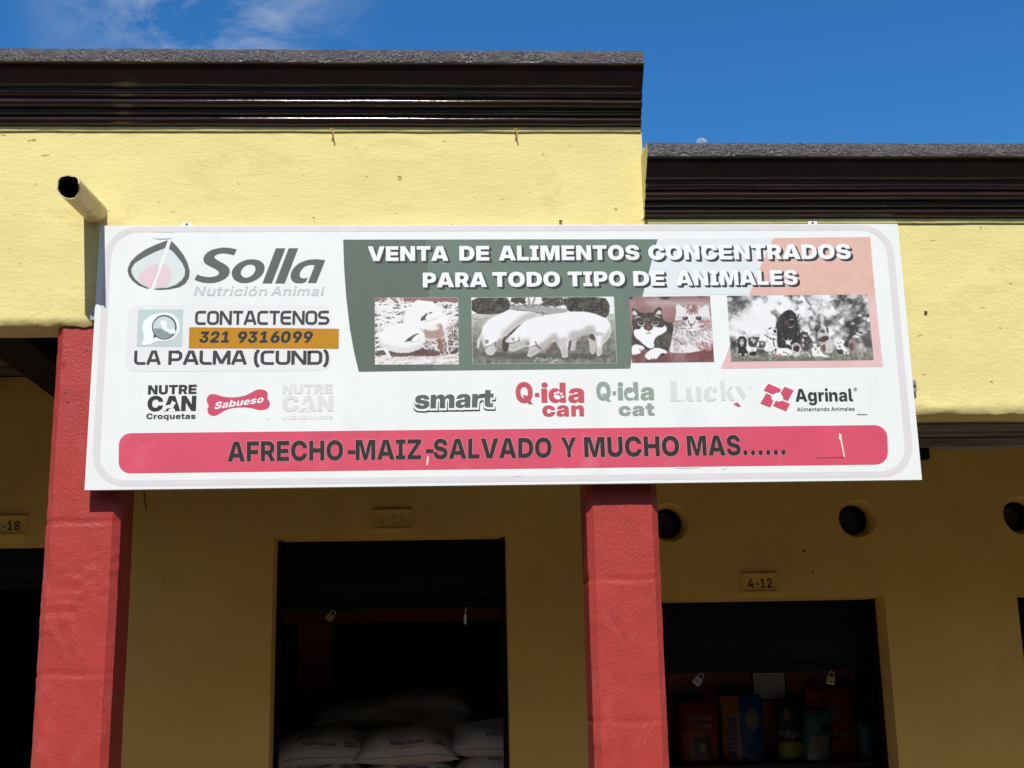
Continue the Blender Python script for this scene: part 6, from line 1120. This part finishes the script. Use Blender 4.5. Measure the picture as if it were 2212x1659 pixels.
mb = MB(); mb.box(-1.05, .36, 9.05, 10.40, zt - .04, zt)
for x in (-.98, .24):
    for y in (9.1, 10.25): mb.box(x, x + .08, y, y + .08, .152, zt - .041)
tag(mb.build('low_counter', TIMB), 'low timber platform under the pile of white feed sacks', 'platform')
# the sacks at the back stand on boxes of the same pile
zt2 = at(935, 1566, 10.06).z - .092
mb = MB(); mb.box(-.95, .34, 9.72, 10.36, zt + .003, zt2)
tag(mb.build('wooden_crate', TIMB), 'dark crate behind the front row that carries the rear sacks', 'crate')

# padlocks, strap and key tag hanging under the shutters
def padlock(px, py, Y, body, rot, s, label, ztop):
    c = P(px, py, Y); root = tag(empty('padlock', c), label, 'padlock', 'padlocks hanging from the shutters')
    R_ = Matrix.Rotation(math.radians(rot), 4, 'Y')
    mb = MB(); mb.box(-s, s, -.013, .013, -s * .85, s * .85, ch=s * .22); mb.v = [tuple(R_ @ Vector(v) + c) for v in mb.v]; mb.build('lock_body', body, root)
    mb = MB(); pts = [Vector((-s * .55, 0, s * .8)), Vector((-s * .55, 0, s * 1.5))] + [Vector((s * .55 * math.cos(t), 0, s * 1.5 + s * .5 * math.sin(t))) for t in (math.pi * (1 - i / 6) for i in range(1, 6))] + [Vector((s * .55, 0, s * 1.5)), Vector((s * .55, 0, s * .8))]
    mb.tube([R_ @ p + c for p in pts], s * .14, 8); mb.build('shackle', CHROME, root)
    mb = MB(); mb.tube([R_ @ Vector((0, -.0135, -s * .25)) + c, R_ @ Vector((0, -.016, -s * .25)) + c], s * .16, 8); mb.build('keyhole', DARK, root)
    return root
SY = WY + .345
padlock(1506, 1471, SY, CHROME, 38, .030, 'silver padlock hanging tilted under the right-hand shutter, left end', 0)
padlock(1794, 1470, SY, BRASS, 14, .030, 'dark brass padlock under the right-hand shutter beside the black strap', 0)
padlock(712, 1333, SY, BRASS, 40, .026, 'yellowish padlock under the shutter over the feed sacks', 0)
mb = MB(); c = P(1771, 1466, SY)
mb.box(c.x - .018, c.x - .011, c.y - .004, c.y + .004, c.z - .04, c.z + .075); mb.box(c.x + .011, c.x + .018, c.y - .004, c.y + .004, c.z - .04, c.z + .075); mb.box(c.x - .020, c.x + .020, c.y - .007, c.y + .007, c.z - .058, c.z - .0405)
tag(mb.build('strap', NUM), 'black looped strap hanging under the right-hand shutter', 'strap')
c = P(1005, 1337, SY); rt = tag(empty('key_tag', c), 'white slip hanging on a cord under the shutter over the sacks', 'tag')
mb = MB(); mb.box(c.x - .009, c.x + .009, c.y - .002, c.y + .002, c.z - .034, c.z + .028); mb.build('slip', WHITE, rt)
mb = MB(); mb.tube([(c.x, c.y, c.z + .029), (c.x + .004, c.y, c.z + .06), (c.x + .012, c.y, c.z + .085)], .003, 6); mb.build('cord', WHITE, rt)

# framed certificate on the wall of the right-hand shop
q = [P(1622, 1451, 10.28), P(1697, 1451, 10.28), P(1697, 1513, 10.28)]
cx0, cx1, cz1, cz0 = q[0].x, q[1].x, q[0].z, q[2].z
ct = tag(empty('certificate_frame', ((cx0 + cx1) / 2, 10.29, cz0)), 'framed white certificate on the orange wall above the feed bags', 'picture frame')
PAPER = mat('certificate paper', (.62, .62, .64), .5, .3, var=.06, vscale=10)
mb = MB(); t = .012
for b in ((cx0, cx1, cz0, cz0 + t), (cx0, cx1, cz1 - t, cz1), (cx0, cx0 + t, cz0 + t, cz1 - t), (cx1 - t, cx1, cz0 + t, cz1 - t)): mb.box(b[0], b[1], 10.272, 10.298, b[2], b[3])
mb.build('frame', NUM, ct)
mb = MB(); mb.box(cx0 + t, cx1 - t, 10.284, 10.297, cz0 + t, cz1 - t); mb.build('sheet', PAPER, ct)
mb = MB(); rnd = random.Random(4)
for i in range(9):
    z = cz1 - .035 - i * (cz1 - cz0 - .06) / 9; a = cx0 + .03 + rnd.random() * .02
    mb.box(a, cx1 - .03 - rnd.random() * .05, 10.2825, 10.2838, z - .002, z + .002)
mb.build('written_lines', GREYD, ct)

# shelf and packets of pet food
zs_ = P(1650, 1648, 10.05).z
mb = MB(); mb.box(.95, 3.20, 9.86, 10.292, zs_ - .035, zs_)
for x in (1.0, 3.1): mb.box(x, x + .05, 9.9, 10.25, .152, zs_ - .036)
tag(mb.build('display_shelf', TIMB), 'dark shelf carrying the packets of pet food in the right-hand shop', 'shelf')
def pk(name, c, **k): return mat('packet ' + name, tuple(v * .62 for v in c), .35, .5, var=.12, vscale=7, **k)
PRED = pk('red', (.42, .035, .03)); PBLU = pk('blue', (.03, .12, .42)); PORA = pk('orange', (.62, .24, .03)); PTEA = pk('teal', (.10, .32, .33)); PBLK = pk('dark', (.05, .045, .05)); PGRN = pk('green', (.42, .45, .06)); PWHT = pk('white', (.36, .36, .35)); PBRN = pk('brown', (.24, .11, .06)); PLRED = pk('light red', (.55, .12, .06))
def packet(px0, px1, pytop, Y, body, label, lean=0, deco=(), words=()):
    """Upright pillow packet on the shelf with crimped top and printed front; deco: (points in 0..1, material)."""
    a = P(px0, pytop, Y); b = P(px1, pytop, Y); x0, x1, z1 = a.x, b.x, a.z; w, h = x1 - x0, z1 - zs_
    root = tag(empty('pet_food_packet', ((x0 + x1) / 2, Y, zs_ + .001)), label, 'pet food', 'packets of pet food on the shelf')
    def fr(u, v, top=True, lift=0.0):
        d = .055 * (max(0, 1 - abs(2 * u - 1) ** 2.8) ** .6) * (max(0, 1 - v ** 5) ** .7) * (.75 + .25 * min(1, v * 6 + .4))
        d += .006 * jit(u * 4, v * 5, Y, 1, int(px0) % 7)
        X = x0 + w * (u + .015 * math.sin(v * 7 + px0) * (2 * u - 1)); X += lean * v * h
        return Vector((X, Y + (-1 if top else 1) * d - (lift if top else 0), zs_ + .001 + h * v))
    mb = MB(); nu, nv = 18, 22
    mb.quadgrid([[fr(i / nu, j / nv) for i in range(nu + 1)] for j in range(nv + 1)], 0, True); mb.quadgrid([[fr(i / nu, j / nv, False) for i in range(nu + 1)] for j in range(nv + 1)], 0, True)
    mb.quadgrid([[fr(i / nu, 0) for i in range(nu + 1)], [fr(i / nu, 0, False) for i in range(nu + 1)]], 0, False)
    mb.build('packet_body', body, root)
    if deco:
        for k, (pts, m_) in enumerate(deco):
            mb = MB(); cu = sum(p[0] for p in pts) / len(pts); cv = sum(p[1] for p in pts) / len(pts)
            rings = [[fr(cu + (p[0] - cu) * q, cv + (p[1] - cv) * q, True, .003 + .0012 * k) for p in pts] for q in (1, .7, .4, .1)]
            mb.quadgrid(rings, 0, True, True); mb.face(rings[-1]); mb.build('printed_picture', m_, root)
    for font, s, u0, u1, v0, cv, m_, vert in words:
        gs, g0, g1 = run_text(font, s, 0); mb = MB()
        for gl, k in gs:
            if vert: mb.poly([[fr(u0 - cv * py / 727, v0 + (u1) * (px - g0) / (g1 - g0), True, .010 + .0005 * k) for px, py in c] for c in gl])
            else: mb.poly([[fr(u0 + (u1 - u0) * (px - g0) / (g1 - g0), v0 + cv * py / 727, True, .010 + .0005 * k) for px, py in c] for c in gl])
        mb.build('lettering', m_, root)
    return root
def dens(pts, n=4): return [(a[0] + (b[0] - a[0]) * i / n, a[1] + (b[1] - a[1]) * i / n) for a, b in zip(pts, pts[1:] + pts[:1]) for i in range(n)]
CAT = dens([(.30, .04), (.34, .42), (.36, .50), (.44, .43), (.62, .43), (.72, .50), (.74, .40), (.80, .04)])
oval = lambda cx, cy, rx, ry: [(cx + rx * math.cos(t), cy + ry * math.sin(t)) for t in (2 * math.pi * i / 18 for i in range(18))]
packet(1462, 1548, 1517, 10.06, PRED, 'red cat food packet with a black cat, leftmost on the shelf beside the red pillar', 0, [(dens([(.08, .03), (.92, .03), (.92, .52), (.08, .52)]), PLRED), (CAT, PBLK), (oval(.56, .26, .10, .07), PWHT)], [('K', 'Q-ida', .22, .80, .70, .09, PWHT, False), ('K', 'cat', .48, .82, .58, .08, PWHT, False)])
packet(1552, 1645, 1500, 10.08, PBLU, 'blue and orange packet with vertical dark lettering below the framed certificate', 0, [(dens([(.03, .02), (.42, .02), (.42, .97), (.03, .97)], 8), PORA), (oval(.72, .62, .17, .15), PWHT), (dens([(.52, .02), (.80, .02), (.80, .10), (.52, .10)]), PWHT)], [('K', 'MIRRINGO', .34, .62, .08, .20, PBLU, True)])
packet(1672, 1730, 1518, 10.06, PBLK, 'dark dog food packet with a pale muzzle and a green patch, third from the left', 0, [(oval(.45, .80, .22, .13), PBRN), (oval(.40, .80, .12, .08), PWHT), (dens([(.04, .05), (.90, .05), (.90, .34), (.04, .34)]), PGRN)], [('K', 'Filpo', .05, .95, .42, .12, PWHT, False)])
packet(1738, 1842, 1487, 10.14, PRED, 'tall red dog food packet at the back right of the shelf', 0, [(dens([(.03, .02), (.25, .02), (.25, .96), (.03, .96)], 8), PLRED), (oval(.5, .66, .18, .12), PWHT), (dens([(.28, .05), (.95, .05), (.95, .26), (.28, .26)]), PLRED)], [('K', 'Filpo', .25, .97, .34, .09, PWHT, False)])
packet(1726, 1786, 1535, 9.98, PTEA, 'teal packet with white front leaning before the tall red packet', .10, [(dens([(.10, .04), (.90, .04), (.80, .50), (.25, .50)]), PWHT), (oval(.70, .66, .15, .06), PBLK)])
packet(1852, 1900, 1560, 10.08, PTEA, 'small dim teal packet at the right end of the shelf', 0, [(oval(.5, .5, .3, .2), PBLU)])
